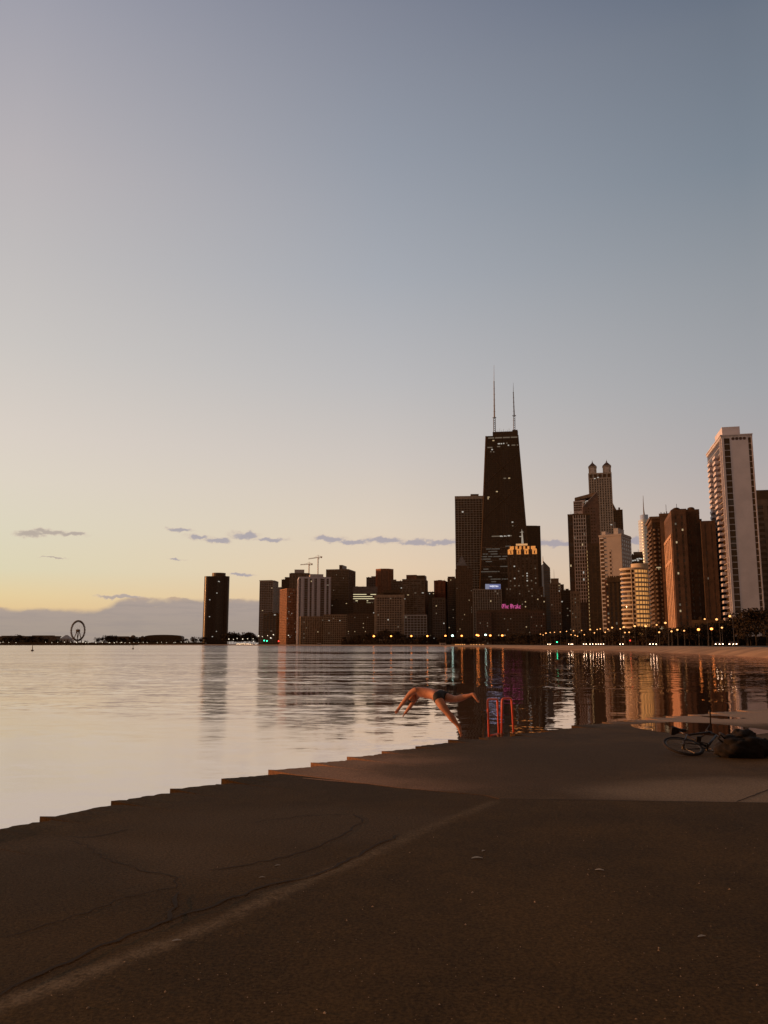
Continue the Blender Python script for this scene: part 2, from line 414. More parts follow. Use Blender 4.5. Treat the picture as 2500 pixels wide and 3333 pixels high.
# ================================================================ PROMENADE
def ground_mat(name, base, wear, spots, speck, rough, seed=0.0, wet=0.0, pale_edge=None):
    m, t, o = newmat(name)
    p = t.add('ShaderNodeBsdfPrincipled'); g = t.add('ShaderNodeNewGeometry'); P = t.vmath('ADD', g.outputs['Position'], (seed, seed * 0.7, 0))
    big = t.noise(P, 0.55, 6, 0.62); mid = t.noise(P, 3.5, 6, 0.7); fine = t.noise(P, 42.0, 4, 0.7)
    cc = t.mix(t.rng(big, 0.36, 0.66), tuple(v * 0.72 for v in base), tuple(v * 1.28 for v in base))
    cc = t.mix(t.math('MULTIPLY', t.rng(mid, 0.42, 0.72), 0.55), cc, wear)
    for (sx, sy, r0, r1, sc, amt) in spots:      # ragged patches: worn or stained tone, and lit ground painted into the colour
        d = t.vmath('LENGTH', t.vmath('MULTIPLY', t.vmath('SUBTRACT', g.outputs['Position'], (sx, sy, 0)), (1 / r0, 1 / r1, 0)))
        d = t.math('ADD', d, t.math('MULTIPLY', t.math('SUBTRACT', big, 0.5), 1.3))
        cc = t.mix(t.math('MULTIPLY', t.rng(d, 1.15, 0.45), amt), cc, sc)
    if pale_edge:        # worn edge, sunlit step face painted in: distance to a polyline, ragged by noise
        dm = None; G = t.vmath('MULTIPLY', g.outputs['Position'], (1, 1, 0))
        for a_, b_ in zip(pale_edge[:-1], pale_edge[1:]):
            ab = b_ - a_; ga = t.vmath('SUBTRACT', G, (a_.x, a_.y, 0))
            h = t.math('MULTIPLY', t.vmath('DOT_PRODUCT', ga, (ab.x, ab.y, 0)), 1 / ab.length_squared, clamp=True)
            d = t.vmath('LENGTH', t.vmath('SUBTRACT', ga, t.vmath('SCALE', (ab.x, ab.y, 0), h)))
            dm = d if dm is None else t.math('MINIMUM', dm, d)
        dn = t.noise(P, 2.2, 7, 0.72); dn2 = t.noise(P, 9.0, 5, 0.7)
        dd = t.math('ADD', dm, t.math('MULTIPLY', t.math('SUBTRACT', dn, 0.5), 0.26))
        k = t.math('MULTIPLY', t.rng(dd, 0.15, 0.0), t.rng(dn2, 0.30, 0.62, 0.25, 1.0))
        k = t.math('MULTIPLY', k, t.rng(t.xyz(G)[1], 3.6, 9.5, 0.95, 0.42))
        cc = t.mix(k, cc, (0.30, 0.185, 0.095))
    cc = t.mix(t.rng(fine, 0.30, 0.72), t.mix(0.55, cc, (0, 0, 0)), t.mix(0.12, cc, (0.29, 0.16, 0.06)))
    vo = t.add('ShaderNodeTexVoronoi'); t.put(vo.inputs['Vector'], P); vo.inputs['Scale'].default_value = 26.0
    sp = t.math('MULTIPLY', t.rng(vo.outputs['Distance'], 0.16, 0.08), t.rng(t.noise(P, 1.4, 3), 0.52, 0.68))
    wn = t.xyz(vo.outputs['Color'])[0]
    sp = t.math('MULTIPLY', sp, t.rng(wn, 0.72, 0.9))
    cc = t.mix(t.math('MULTIPLY', sp, speck), cc, (0.34, 0.25, 0.17))
    t.put(p.inputs['Base Color'], cc)
    t.put(p.inputs['Roughness'], t.rng(big, 0.35, 0.65, rough - wet, rough))
    p.inputs['Specular IOR Level'].default_value = 0.12
    b = t.add('ShaderNodeBump'); b.inputs['Strength'].default_value = 0.55; b.inputs['Distance'].default_value = 0.02
    h = t.math('ADD', t.math('MULTIPLY', t.noise(P, 55, 5, 0.75), 0.6), t.math('MULTIPLY', mid, 1.2))
    t.put(b.inputs['Height'], h); t.put(p.inputs['Normal'], b.outputs[0])
    t.l.new(p.outputs[0], o.inputs[0]); return m
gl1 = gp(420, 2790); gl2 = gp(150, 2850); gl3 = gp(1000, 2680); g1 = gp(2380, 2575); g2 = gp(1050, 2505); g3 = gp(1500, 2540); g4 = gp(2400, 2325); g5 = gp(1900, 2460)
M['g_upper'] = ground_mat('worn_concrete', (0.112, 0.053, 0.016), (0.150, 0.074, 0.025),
    [(g1.x + .5, g1.y - .1, 2.6, 1.3, (0.36, 0.22, 0.12), 0.85), (g2.x, g2.y, 3.0, 2.6, (0.52, 0.25, 0.125), 0.95),  # these two pale spots paint lit ground into the concrete colour
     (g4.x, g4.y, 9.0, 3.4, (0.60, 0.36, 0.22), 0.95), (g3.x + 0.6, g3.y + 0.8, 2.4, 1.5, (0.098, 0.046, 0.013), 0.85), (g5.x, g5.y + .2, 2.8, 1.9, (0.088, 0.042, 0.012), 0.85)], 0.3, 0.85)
RIDGE = [gp(x, y) for x, y in [(-260, 3420), (0, 3272), (461, 3103), (717, 3000), (922, 2903), (1178, 2795), (1420, 2685), (1600, 2612)]]
M['g_lower'] = ground_mat('damp_concrete', (0.078, 0.035, 0.0065), (0.106, 0.050, 0.011), [(gl1.x, gl1.y, 1.6, 1.0, (0.13, 0.07, 0.03), 0.8), (gl2.x, gl2.y, 1.0, 1.1, (0.062, 0.031, 0.010), 0.8), (gl3.x, gl3.y, 2.2, 1.0, (0.12, 0.064, 0.026), 0.7)], 0.15, 0.9, 3.3, pale_edge=RIDGE)
M['g_asphalt'] = ground_mat('old_asphalt', (0.086, 0.040, 0.0085), (0.106, 0.051, 0.012), [], 0.55, 0.92, 9.1, pale_edge=RIDGE)
M['crack'] = mat('crack_dirt', (0.032, 0.016, 0.006), 1.0, 0.2, 5)
M['cap'] = ground_mat('sea_wall_cap', (0.078, 0.035, 0.0065), (0.106, 0.050, 0.011), [], 0.3, 0.9, 7.7)

def dens_line(pts, step, jit, rnd):
    out = []
    for a, b in zip(pts[:-1], pts[1:]):
        a = Vector(a); b = Vector(b); n = max(1, int((b - a).length / step))
        d = (b - a).normalized(); nn = Vector((-d.y, d.x, 0))
        for k in range(n):
            p = a.lerp(b, k / n)
            if k: p = p + nn * rnd.uniform(-jit, jit)
            out.append(p)
    out.append(Vector(pts[-1])); return out
rnd = random.Random(3)
TOOTH = [(129, 2664), (361, 2613), (553, 2574), (720, 2544), (873, 2514), (1011, 2489), (1129, 2470), (1242, 2450), (1352, 2433), (1458, 2413),
         (1559, 2404), (1660, 2392), (1760, 2380), (1860, 2367), (1960, 2354), (2030, 2347), (2100, 2341), (2167, 2334), (2239, 2328), (2306, 2322), (2400, 2315), (2500, 2308)]
teeth = [gp(x, y) for x, y in TOOTH]
d0 = (teeth[0] - teeth[1])
teeth = [teeth[0] + d0 * 2.2, teeth[0] + d0 * 1.1] + teeth
d1 = (teeth[-1] - teeth[-2])
teeth += [teeth[-1] + d1 * k for k in (1, 2.2, 3.5)]
# inland line 0.55 m behind the tooth corners
def inward(i):
    a = teeth[max(i - 1, 0)]; b = teeth[min(i + 1, len(teeth) - 1)]
    d = (b - a).normalized(); return Vector((d.y, -d.x, 0))
inner = [teeth[i] + inward(i) * (1.7 if i < 9 else 1.2) for i in range(len(teeth))]
ridge = [gp(x, y) for x, y in [(-260, 3420), (0, 3269), (154, 3212), (307, 3151), (461, 3100), (594, 3059), (717, 2997), (820, 2936), (922, 2900), (1025, 2859),
                               (1178, 2792), (1312, 2731), (1420, 2682), (1517, 2645), (1589, 2614), (1625, 2602)]]
joint = [gp(x, y) for x, y in [(873, 2523), (1050, 2540), (1200, 2552), (1300, 2565), (1582, 2590), (1625, 2601), (1850, 2604), (2081, 2608), (2500, 2614), (2900, 2622)]]
ridge_d = dens_line(ridge, 0.12, 0.025, rnd)
jA = dens_line(joint[:6], 0.15, 0.012, rnd); jB = dens_line(joint[5:], 0.2, 0.006, rnd)
jend = joint[-1]
ti = 6  # inner index near the joint's left end
def slab(name, pts, z, m):
    b = MB(); b.prism([(p.x, p.y) for p in pts], -0.9, z); return tag(b.build(name, m), kind='structure')
# upper concrete: joint -> far right -> back along the edge
rfar = [jend + Vector((25, -2, 0)), Vector((70, 30, 0)), Vector((70, 52, 0))]
up = jA + jB[1:] + rfar + [inner[i] for i in range(len(inner) - 1, ti - 1, -1)]
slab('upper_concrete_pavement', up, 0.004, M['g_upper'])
# lower slab between the edge and the ridge
lo_ = [inner[i] for i in range(0, ti)] + jA[0:] + list(reversed(ridge_d))[1:] + [Vector((-5, 0.5, 0)), Vector((-9, -3, 0)), Vector((-14, -3, 0))]
slab('lower_concrete_pavement', lo_, 0.0, M['g_lower'])
# asphalt on the right, a step higher than the slab on its left
as_ = ridge_d + jB[1:] + [jend + Vector((25, -2, 0)), Vector((40, -12, 0)), Vector((-3, -12, 0)), Vector((-3.0, 0.5, 0))]
as2 = as_
slab('asphalt_pavement', as2, 0.006, M['g_asphalt'])
# cracks
cb = MB()
def crack(pts_px, w, z=0.004, jit=0.03):
    pts = dens_line([gp(x, y) for x, y in pts_px], 0.09, jit, rnd); b0 = len(cb.v)
    for i, p in enumerate(pts):
        d = (pts[min(i + 1, len(pts) - 1)] - pts[max(i - 1, 0)]).normalized(); nn = Vector((-d.y, d.x, 0))
        ww = w * rnd.uniform(0.5, 1.2) * (0.3 if i in (0, len(pts) - 1) else 1)
        cb.v += [(p.x - nn.x*ww, p.y - nn.y*ww, z), (p.x + nn.x*ww, p.y + nn.y*ww, z)]
    for i in range(len(pts) - 1): cb.f.append((b0+2*i, b0+2*i+2, b0+2*i+3, b0+2*i+1))
crack([(0, 3053), (205, 2997), (410, 2920), (574, 2890), (580, 2858), (451, 2833), (328, 2792), (287, 2751), (195, 2731), (0, 2731)], 0.007)
crack([(584, 2905), (553, 2997), (410, 3048), (174, 3151), (0, 3243)], 0.017, 0.008)
crack([(553, 2997), (700, 2950), (850, 2890), (1025, 2850), (1178, 2780), (1300, 2718)], 0.014, 0.008)
crack([(676, 2833), (881, 2802), (1025, 2761), (1127, 2710), (1180, 2672), (1150, 2650)], 0.010)
crack([(1150, 2650), (1010, 2655), (800, 2680)], 0.007)
crack([(0, 2728), (300, 2725), (420, 2700)], 0.012)
crack([(2397, 2612), (2500, 2573), (2650, 2530)], 0.016, 0.008, 0.006)
tag(cb.build('pavement_cracks', M['crack']), kind='structure')
gj = MB()
b0 = 0
jj = jB
for p in jj: gj.v += [(p.x, p.y - 0.022, 0.0075), (p.x, p.y - 0.002, 0.0075)]
for i in range(len(jj) - 1): gj.f.append((2*i, 2*i+2, 2*i+3, 2*i+1))
tag(gj.build('pavement_joint', M['crack']), kind='structure')

# sea wall with its cap slabs, each lifted a little at its left end
wall = empty('sea_wall', teeth[10])
tag(wall, 'stepped concrete sea wall along the water edge, sawtooth cap slabs', 'sea wall')
wi = wall.matrix_basis.inverted(); off = -Vector(wall.location)
fb = MB()
fpts = [teeth[i] - inward(i) * 0.02 for i in range(len(teeth))]
bpts = [inner[i] for i in range(len(inner))]
fb.prism([tuple((p + off).to_2d()) for p in fpts] + [tuple((p + off).to_2d()) for p in reversed(bpts)], -1.6, -0.06)
fb.build('wall_face', M['cap'], wall)
for i in range(len(teeth) - 1):
    a, b = teeth[i], teeth[i + 1]; ai, bi = inner[i], inner[i + 1]
    L = (b - a).length; rise = min(0.05, 0.02 * L + 0.012) * rnd.uniform(.55, 1.15)
    dn = (b - a).normalized(); nn = inward(i) * -1
    ns = 14; vv = MB(); top = []; bot = []
    for k in range(ns + 1):
        f = k / ns
        fr = a.lerp(b, f) - nn * (0.0 if k in (0,) else 0.05 + 0.05 * math.sin(f * 3 + i) + rnd.uniform(0, 0.075)) - nn * 0.16 * f
        z = rise * (1 - f) ** 0.6 + 0.003 + rnd.uniform(-0.004, 0.004)
        bk = ai.lerp(bi, f)
        zb = -0.0012 if i < 6 else 0.0028; mid = fr.lerp(bk, .30)
        vv.v += [tuple(fr + off + Vector((0, 0, z))), tuple(mid + off + Vector((0, 0, zb + .004 + z * .12))), tuple(bk + nn * -0.06 + off + Vector((0, 0, zb))), tuple(fr + off + Vector((0, 0, -0.06))), tuple(bk + off + Vector((0, 0, -0.06)))]
    for k in range(ns):
        q = 5 * k
        vv.f += [(q, q+5, q+6, q+1), (q+1, q+6, q+7, q+2), (q, q+3, q+8, q+5), (q+3, q+4, q+9, q+8)]
    vv.f += [(0, 1, 2, 4, 3), (5*ns, 5*ns+3, 5*ns+4, 5*ns+2, 5*ns+1)]
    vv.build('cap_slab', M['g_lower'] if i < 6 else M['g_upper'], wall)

# puddles
def puddle(pts_px, lift=0.009):
    b = MB(); pts = [gp(x, y) for x, y in pts_px]
    pts = dens_line(pts + [pts[0]], 0.3, 0.05, rnd)[:-1]
    b.v = [(p.x, p.y, lift) for p in pts]; b.f = [tuple(range(len(pts) - 1, -1, -1))]
    o = b.build('puddle', M['puddle']); o['kind'] = 'structure'
    if o.data.polygons[0].normal.z < 0:
        o.data.flip_normals()
    return o
puddle([(2053, 2359), (2180, 2351), (2306, 2355), (2391, 2364), (2458, 2372), (2530, 2384), (2475, 2391), (2370, 2398), (2264, 2391), (2137, 2383), (2074, 2372)])
puddle([(2262, 2331), (2340, 2330), (2432, 2339), (2350, 2341)])

# grit and litter on the pavement: nobody could count it
sb = MB()
for k in range(420):
    X = rnd.uniform(150, 2500); Yp = 2640 + 690 * rnd.random() ** 0.8
    if X < 1250 and Yp < 3300 - X * 0.5 and rnd.random() < 0.85: continue
    p = gp(X, Yp); s_ = rnd.uniform(0.0025, 0.0065) * (1.0 if rnd.random() < 0.9 else 2.2); a = rnd.uniform(0, 6.28)
    e = rnd.uniform(0.3, 0.9)
    u = Vector((math.cos(a), math.sin(a), 0)) * s_; v = Vector((-math.sin(a), math.cos(a), 0)) * s_ * e
    z = 0.007 if X > 1300 or Yp > 3300 - X * 0.45 else 0.001
    b0 = len(sb.v)
    sb.v += [tuple(p - u + Vector((0, 0, z))), tuple(p - v + Vector((0, 0, z))), tuple(p + u + Vector((0, 0, z))), tuple(p + v + Vector((0, 0, z))), tuple(p + Vector((0, 0, z + s_ * 0.7)))]
    for q in range(4): sb.f.append((b0 + q, b0 + (q + 1) % 4, b0 + 4))
M['grit'] = mat('pale_grit', (0.30, 0.20, 0.12), 0.9, 0.5, 3)
tag(sb.build('grit', M['grit']), 'loose pale grit and crumbs scattered over the dark asphalt', 'grit', kind='stuff')
M['leaf'] = mat('pale_dry_leaf', (0.52, 0.40, 0.28), 0.9, 0.3, 30)
def leaf(x, y, L, a, label, z):
    p = gp(x, y); b = MB()
    n_ = 7
    for k in range(n_):
        f = k / (n_ - 1); w_ = 0.20 * L * math.sin(math.pi * (0.08 + 0.87 * f)); zz = 0.003 + 0.05 * L * math.sin(math.pi * f) 
        b.v += [((f - .5) * L, -w_, zz + .15 * w_), ((f - .5) * L, 0, zz * .6), ((f - .5) * L, w_, zz + .3 * w_)]
    for k in range(n_ - 1):
        q = 3 * k; b.f += [(q, q+3, q+4, q+1), (q+1, q+4, q+5, q+2)]
    o = b.build('dry_leaf', M['leaf']); o.location = (p.x, p.y, z); o.rotation_euler = (0, 0, a)
    tag(o, label, 'leaf')
leaf(1553, 2797, 0.10, 0.1, 'long pale leaf lying flat on the asphalt right of the pale worn line', 0.007)
leaf(1574, 2773, 0.055, 0.9, 'small pale curled leaf just beyond the long leaf on asphalt', 0.007)
leaf(1952, 2836, 0.075, -0.2, 'thin dry leaf alone in the middle of the asphalt', 0.007)
leaf(904, 2819, 0.05, 0.4, 'small white scrap left of the pale worn line, farther of two', 0.003)
leaf(853, 2858, 0.05, 0.2, 'small white scrap left of the pale worn line, nearer of two', 0.003)
leaf(575, 3067, 0.06, 0.3, 'pale flake lying on the pale worn line at lower left', 0.007)
leaf(2285, 3053, 0.06, 0.3, 'bright crumb of paper on asphalt near the lower right corner', 0.007)

# ---------------------------------------------------------------- building materials
M['stripe'] = mat('striped_tower_stone', (0.58, 0.52, 0.54), 0.8, 0.1)
M['strip'] = emis('office_strip_light', (1.0, 0.85, 0.50), 0.9, 0.5, 0.25)
M['grid'] = mat('gridded_tower_marble', (0.46, 0.34, 0.24), 0.7)
M['gridstone'] = mat('window_grid_stone', (0.38, 0.26, 0.17), 0.8)
M['faint'] = emis('faint_office_light', (0.55, 0.45, 0.36), 0.16, 0.5, 1.0)
M['blackglass'] = glassmat('black_glass', (0.080, 0.042, 0.015), (0.11, 0.06, 0.026), 0.2, 0.3)
M['dimglass'] = mat('dim_glass', (0.16, 0.14, 0.13), 0.35, 0.2, 0.1)
M['signgrey'] = emis('sign_panel_grey', (0.33, 0.34, 0.47), 0.62)
M['signblue'] = emis('sign_panel_blue', (0.30, 0.33, 0.72), 0.42, 0.25, 0.3)
M['signwhite'] = emis('sign_letter_white', (0.95, 0.93, 1.0), 1.1)
M['flood'] = emis('floodlit_stone', (1.0, 0.36, 0.085), 0.85, 0.35, 0.6)  # floodlight on the crown put in as emission of the stone itself
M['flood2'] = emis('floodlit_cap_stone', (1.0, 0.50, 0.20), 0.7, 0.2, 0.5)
M['floodwin'] = mat('floodlit_pier_window', (0.25, 0.08, 0.03), 0.6)
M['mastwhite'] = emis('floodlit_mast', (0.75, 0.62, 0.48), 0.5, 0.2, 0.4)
M['fins'] = mat('hotel_fin', (0.36, 0.28, 0.21), 0.7)
M['wingbrick'] = mat('hotel_wing_brick', (0.17, 0.09, 0.052), 0.85)
M['pink'] = emis('pink_neon', (1.0, 0.16, 0.46), 0.60)
M['gridpale'] = mat('pale_window_frame', (0.58, 0.46, 0.38), 0.7)
M['oneface'] = mat('pale_pink_granite', (0.50, 0.40, 0.36), 0.7)
M['redbrown'] = mat('red_brown_granite', (0.17, 0.095, 0.062), 0.6)
M['twin'] = mat('limestone', (0.38, 0.31, 0.25), 0.8)
M['turretroof'] = mat('turret_slate', (0.10, 0.06, 0.04), 0.7)
M['palewall'] = mat('pale_wall', (0.42, 0.34, 0.29), 0.85, 0.08, 0.08)
M['palewallm'] = M['palewall']
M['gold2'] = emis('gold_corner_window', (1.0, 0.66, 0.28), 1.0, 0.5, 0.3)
M['golddim'] = emis('dim_gold_window', (0.9, 0.55, 0.25), 0.45)
M['dimgold'] = emis('amber_window', (0.9, 0.42, 0.18), 0.40)
M['orangewing'] = mat('reddish_brick_wing', (0.26, 0.11, 0.055), 0.85)
M['silver'] = mat('silver_glass', (0.62, 0.64, 0.68), 0.3, 0.06, 0.02, 0.3, 0.6)
M['silverwarm'] = mat('pale_gold_glass', (0.85, 0.80, 0.66), 0.35, 0.08, 0.02, 0.2, 0.6)
M['slabbrown'] = mat('brown_concrete', (0.14, 0.082, 0.047), 0.85)
M['balc'] = mat('brown_balcony', (0.13, 0.082, 0.05), 0.8)
M['bigbrick'] = mat('dark_red_brick', (0.15, 0.078, 0.042), 0.9)
M['darkbrick'] = mat('shaded_brick', (0.11, 0.058, 0.03), 0.9)
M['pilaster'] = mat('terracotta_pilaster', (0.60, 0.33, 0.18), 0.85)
M['whiteslab'] = mat('white_slab_band', (0.60, 0.53, 0.50), 0.75)
M['vent'] = mat('vent_cowl', (0.09, 0.05, 0.035), 0.7)
M['bronzewall'] = mat('bronze_frame', (0.085, 0.046, 0.022), 0.45, 0.2, 0.3, 0.3)

# ================================================================ BUILDINGS
BZ = 1.0
def place(x0, xm, x1, yr, Y, side, th, d=None):
    """ground centre, width, depth of a box whose front corner stands in image column xm at forward distance Y"""
    def a(x): r_ = ray(x, yr); return r_.x / r_.y
    u = Vector((math.cos(th), math.sin(th), 0)); v = Vector((-math.sin(th), math.cos(th), 0))
    def hit(C, dirv, x): k = a(x); return (k * C.y - C.x) / (dirv.x - k * dirv.y)
    C = Vector((a(xm) * Y, Y, 0))
    if side == 'R':
        w = hit(C, -u, x0); d = d or hit(C, v, x1); c0 = C - u * w / 2 + v * d / 2
    else:
        w = hit(C, u, x1)
        if d is None: d = hit(C, v, x0)
        c0 = C + u * w / 2 + v * d / 2
    return c0, abs(w), abs(d)
def ztop(x, y, Y): return px(x, y, Y).z

def block(mw, mg, cx, cy, w, d, z0, z1, fh=3.6, bw=3.5, pw=0.8, sh=1.2, proud=0.35, par=1.6, base=0.0, corner=None, sproud=None, bwd=None):
    """one box storey stack: glass core, floor bands all round, piers on front and sides. Returns the window grid."""
    hw, hd = w / 2, d / 2
    mg.box(cx - hw, cx + hw, cy - hd, cy + hd, z0, z1 - 0.2)
    H = z1 - z0 - par - base; nf = max(1, round(H / fh)); f = H / nf
    sp = sproud if sproud is not None else proud * 0.55
    if sh > 0:
        for k in range(nf + 1):
            za = z0 + base + k * f - sh / 2; zb = za + sh
            if k == 0: za = z0 + base - 0.01
            mw.box(cx - hw - sp, cx + hw + sp, cy - hd - sp, cy + hd + sp, za, zb)
    zt = z1
    mw.box(cx - hw - proud - .06, cx + hw + proud + .06, cy - hd - proud - .06, cy + hd + proud + .06, z1 - par, zt)
    if base > 0: mw.box(cx - hw - proud - .04, cx + hw + proud + .04, cy - hd - proud - .04, cy + hd + proud + .04, z0, z0 + base)
    cw = corner if corner is not None else pw
    zb0, zb1 = z0 + base * 0.5, z1 - par + 0.02
    def piers(n, step, plane):
        for k in range(1, n):
            t = k * step
            plane(t)
    nb = max(1, round(w / bw)); bs = w / nb
    nd = max(1, round(d / (bwd or bw))); ds = d / nd
    if pw > 0:
        for k in range(1, nb):
            xx = cx - hw + k * bs; mw.box(xx - pw/2, xx + pw/2, cy - hd - proud, cy - hd + .1, zb0, zb1)
        for k in range(1, nd):
            yy = cy - hd + k * ds
            mw.box(cx - hw - proud, cx - hw + .1, yy - pw/2, yy + pw/2, zb0, zb1)
            mw.box(cx + hw - .1, cx + hw + proud, yy - pw/2, yy + pw/2, zb0, zb1)
        for sx in (-1, 1):
            for sy in (-1, 1):
                xa, xb = sorted((cx + sx * (hw - cw * .6), cx + sx * (hw + proud))); ya, yb = sorted((cy + sy * (hd - cw * .6), cy + sy * (hd + proud)))
                mw.box(xa, xb, ya, yb, zb0, zb1)
    return dict(cx=cx, cy=cy, hw=hw, hd=hd, z0=z0 + base, f=f, nf=nf, nb=nb, bs=bs, nd=nd, ds=ds, pw=pw, sh=sh, p=sp)

_unit = {}
def litwin(root, g, face, i, j, m='warm', name='lit_window', wf=0.62):
    """one lit pane in bay i, floor j of a block's face"""
    hh = max(0.5, (g['f'] - g['sh']) * 0.7)
    key = (m,)
    if key not in _unit:
        me = bpy.data.meshes.new('lit_window'); b = MB().box(-.5, .5, -.5, .5, -.5, .5)
        me.from_pydata(b.v, [], b.f); me.materials.append(M[m]); _unit[key] = me
    o = bpy.data.objects.new(name, _unit[key]); col.objects.link(o); o.parent = root
    z = g['z0'] + (j + 0.5) * g['f']
    if face == 'F':
        ww = max(0.6, (g['bs'] - g['pw']) * wf)
        o.location = (g['cx'] - g['hw'] + (i + .5) * g['bs'], g['cy'] - g['hd'] - 0.03, z); o.scale = (ww, 0.12, hh)
    elif face == 'L':
        ww = max(0.6, (g['ds'] - g['pw']) * wf)
        o.location = (g['cx'] - g['hw'] - 0.03, g['cy'] - g['hd'] + (i + .5) * g['ds'], z); o.scale = (0.12, ww, hh)
    else:
        ww = max(0.6, (g['ds'] - g['pw']) * wf)
        o.location = (g['cx'] + g['hw'] + 0.03, g['cy'] - g['hd'] + (i + .5) * g['ds'], z); o.scale = (0.12, ww, hh)
    return o
def sprinkle(root, g, n, face='F', ms=('warm', 'cool', 'dimlit'), lo=0.0, hi=1.0):
    rr = random.Random(int(g['hw'] * 1000) + n); seen = set()
    nb = g['nb'] if face == 'F' else g['nd']
    for _ in range(n):
        i = rr.randrange(nb); j = rr.randrange(int(g['nf'] * lo), max(int(g['nf'] * lo) + 1, int(g['nf'] * hi)))
        if (i, j) in seen: continue
        seen.add((i, j)); litwin(root, g, face, i, j, rr.choice(ms))

def tower(label, x0, xm, x1, yt, Y, side='L', th=0, wall='brown', glass='glass', d=None, fh=3.6, bw=3.5, pw=0.8, sh=1.2, proud=0.35, par=1.6,
          pent=(), lit=0, litL=0, name='apartment_building', yr=None, zmax=None, lms=('dimlit', 'warm', 'dimlit', 'cool', 'dimlit'), cat='building', lo=0.15, bwd=None, corner=None, sproud=None):
    th = R(th)
    if xm == x0 and d:        # only the front shows in the photograph: turn it square to the line of sight so that no flank shows
        xe = x0 if x0 > CX else x1
        r_ = ray(xe, yr or yt); th = -math.atan2(r_.x, r_.y) * (1.03 if x0 > CX else 1.03)
    c0, w, d = place(x0, xm, x1, yr or yt, Y, side, th, d)
    z1 = ztop(xm, yt, Y) - BZ
    root = empty(name, (c0.x, c0.y, BZ), th); tag(root, label, cat)
    mw, mg = MB(), MB()
    g = block(mw, mg, 0, 0, w, d, 0, z1, fh, bw, pw, sh, proud, par, bwd=bwd, corner=corner, sproud=sproud)
    mg.build('glazing', M[glass], root); mw.build('facade', M[wall], root)
    if pent:
        for (fx0, fx1, h, pm) in pent:
            pb = MB(); xa, xb = -w/2 + fx0 * w, -w/2 + fx1 * w
            pb.box(xa, xb, -d * .3, d * .3, z1 - 0.3, z1 + h)
            pb.box(xa - .15, xb + .15, -d * .3 - .15, d * .3 + .15, z1 + h, z1 + h + .35)
            pb.build('penthouse', M[pm], root)
    # small plant on the roof so that the roofline is not a bare slab
    rr = random.Random(int(xm))
    for k in range(3):
        q = (-.42 + .3 * k + rr.uniform(0, .14)) * w; s_ = rr.uniform(.05, .12) * w; e = rr.uniform(-.3, .2) * d
        MB().box(q, q + s_, e, e + .12 * d + 1, z1 - 0.1, z1 + rr.uniform(0.8, 2.4)).build('roof_box', M['roof'], root)
    q = rr.uniform(-.4, .4) * w; MB().tube([(q, 0, z1), (q, 0, z1 + rr.uniform(3, 7))], 0.12, 5).build('antenna', M['roof'], root)
    if lit: sprinkle(root, g, lit, 'F', lms, lo)
    if litL: sprinkle(root, g, litL, 'L' if side == 'L' else 'R', lms, lo)
    root['w'] = w; root['d'] = d; root['z1'] = z1
    g['root'] = root; g['w'] = w; g['d'] = d; g['z1'] = z1
    return g
def turn(root, xc, Y, off):
    """turn a thing built facing -Y round the middle of its front until the front is square to the line of sight"""
    th = -math.atan2(xc, Y); c_, s_ = math.cos(th), math.sin(th)
    root.rotation_euler = (0, 0, th); root.location = (xc - s_ * off, Y + c_ * off, root.location.z); root.scale = (1 / c_, 1, 1)
def part(root, mb, name, m, smooth=False): return mb.build(name, M[m], root, smooth)

# ---- far left to the lighthouse tower -----------------------------------------------------------------------------------------
# curved dark tower standing alone over the water
Y = 2350; pc = px(701, 1875, Y); z1 = ztop(701, 1873, Y) - BZ; Rr = px(742, 1875, Y).x - pc.x
root = empty('skyscraper', (pc.x, Y + Rr, BZ)); tag(root, 'lone dark curved tower left of the skyline, its left edge glowing orange', 'building')
pts = []
for k in range(48):
    t = 2 * math.pi * k / 48
    rr_ = Rr * (0.80 + 0.20 * math.cos(3 * (t - R(-35))) )
    pts.append((rr_ * math.cos(t) * 1.06, rr_ * math.sin(t)))
xs = [p[0] for p in pts]; sc = 2 * Rr / (max(xs) - min(xs)); sh_ = (max(xs) + min(xs)) / 2
pts = [((x - sh_) * sc, y * sc) for x, y in pts]
gl, wl = MB(), MB()
gl.prism(pts, 0, z1 - 1)
nfl = 64
for k in range(nfl + 1):
    z = k * (z1 - 2) / nfl
    o_ = 1 + 0.35 / Rr
    wl.prism([(x * o_, y * o_) for x, y in pts], z, z + 0.8)
for k in range(0, 48):
    x, y = pts[k]; wl.box(x - .35, x + .35, y - .35, y + .35, 0, z1 - 0.6)
part(root, gl, 'glazing', 'bronze'); part(root, wl, 'facade', 'bronzewall')
pb = MB().prism([(math.cos(t) * Rr * .55 + Rr * 0.08, math.sin(t) * Rr * .5) for t in [2 * math.pi * i / 20 for i in range(20)]], z1 - 2, ztop(701, 1862, Y) - BZ)
part(root, pb, 'penthouse', 'black')
gg = dict(cx=0, cy=0, hw=Rr, hd=Rr * 0.98, z0=0, f=z1 / nfl, nf=nfl, nb=20, bs=2 * Rr / 20, nd=20, ds=2 * Rr / 20, pw=0.3, sh=0.8)
for (xw, yw) in [(711, 1892), (714, 1893), (705, 1930), (682, 1952), (704, 2055), (681, 2007), (690, 2072)]:
    p = px(xw, yw, Y + Rr * 0.2)
    o = litwin(root, gg, 'F', 0, 0, 'cool'); lx = p.x - pc.x
    # set the pane on the curved face: find the surface in front of this column
    best = min((q for q in pts), key=lambda q: abs(q[0] - lx) + (0 if q[1] < 0 else 1000))
    o.location = (lx, best[1] - .5, p.z - BZ); o.scale = (3.2, 1.2, 2.0)

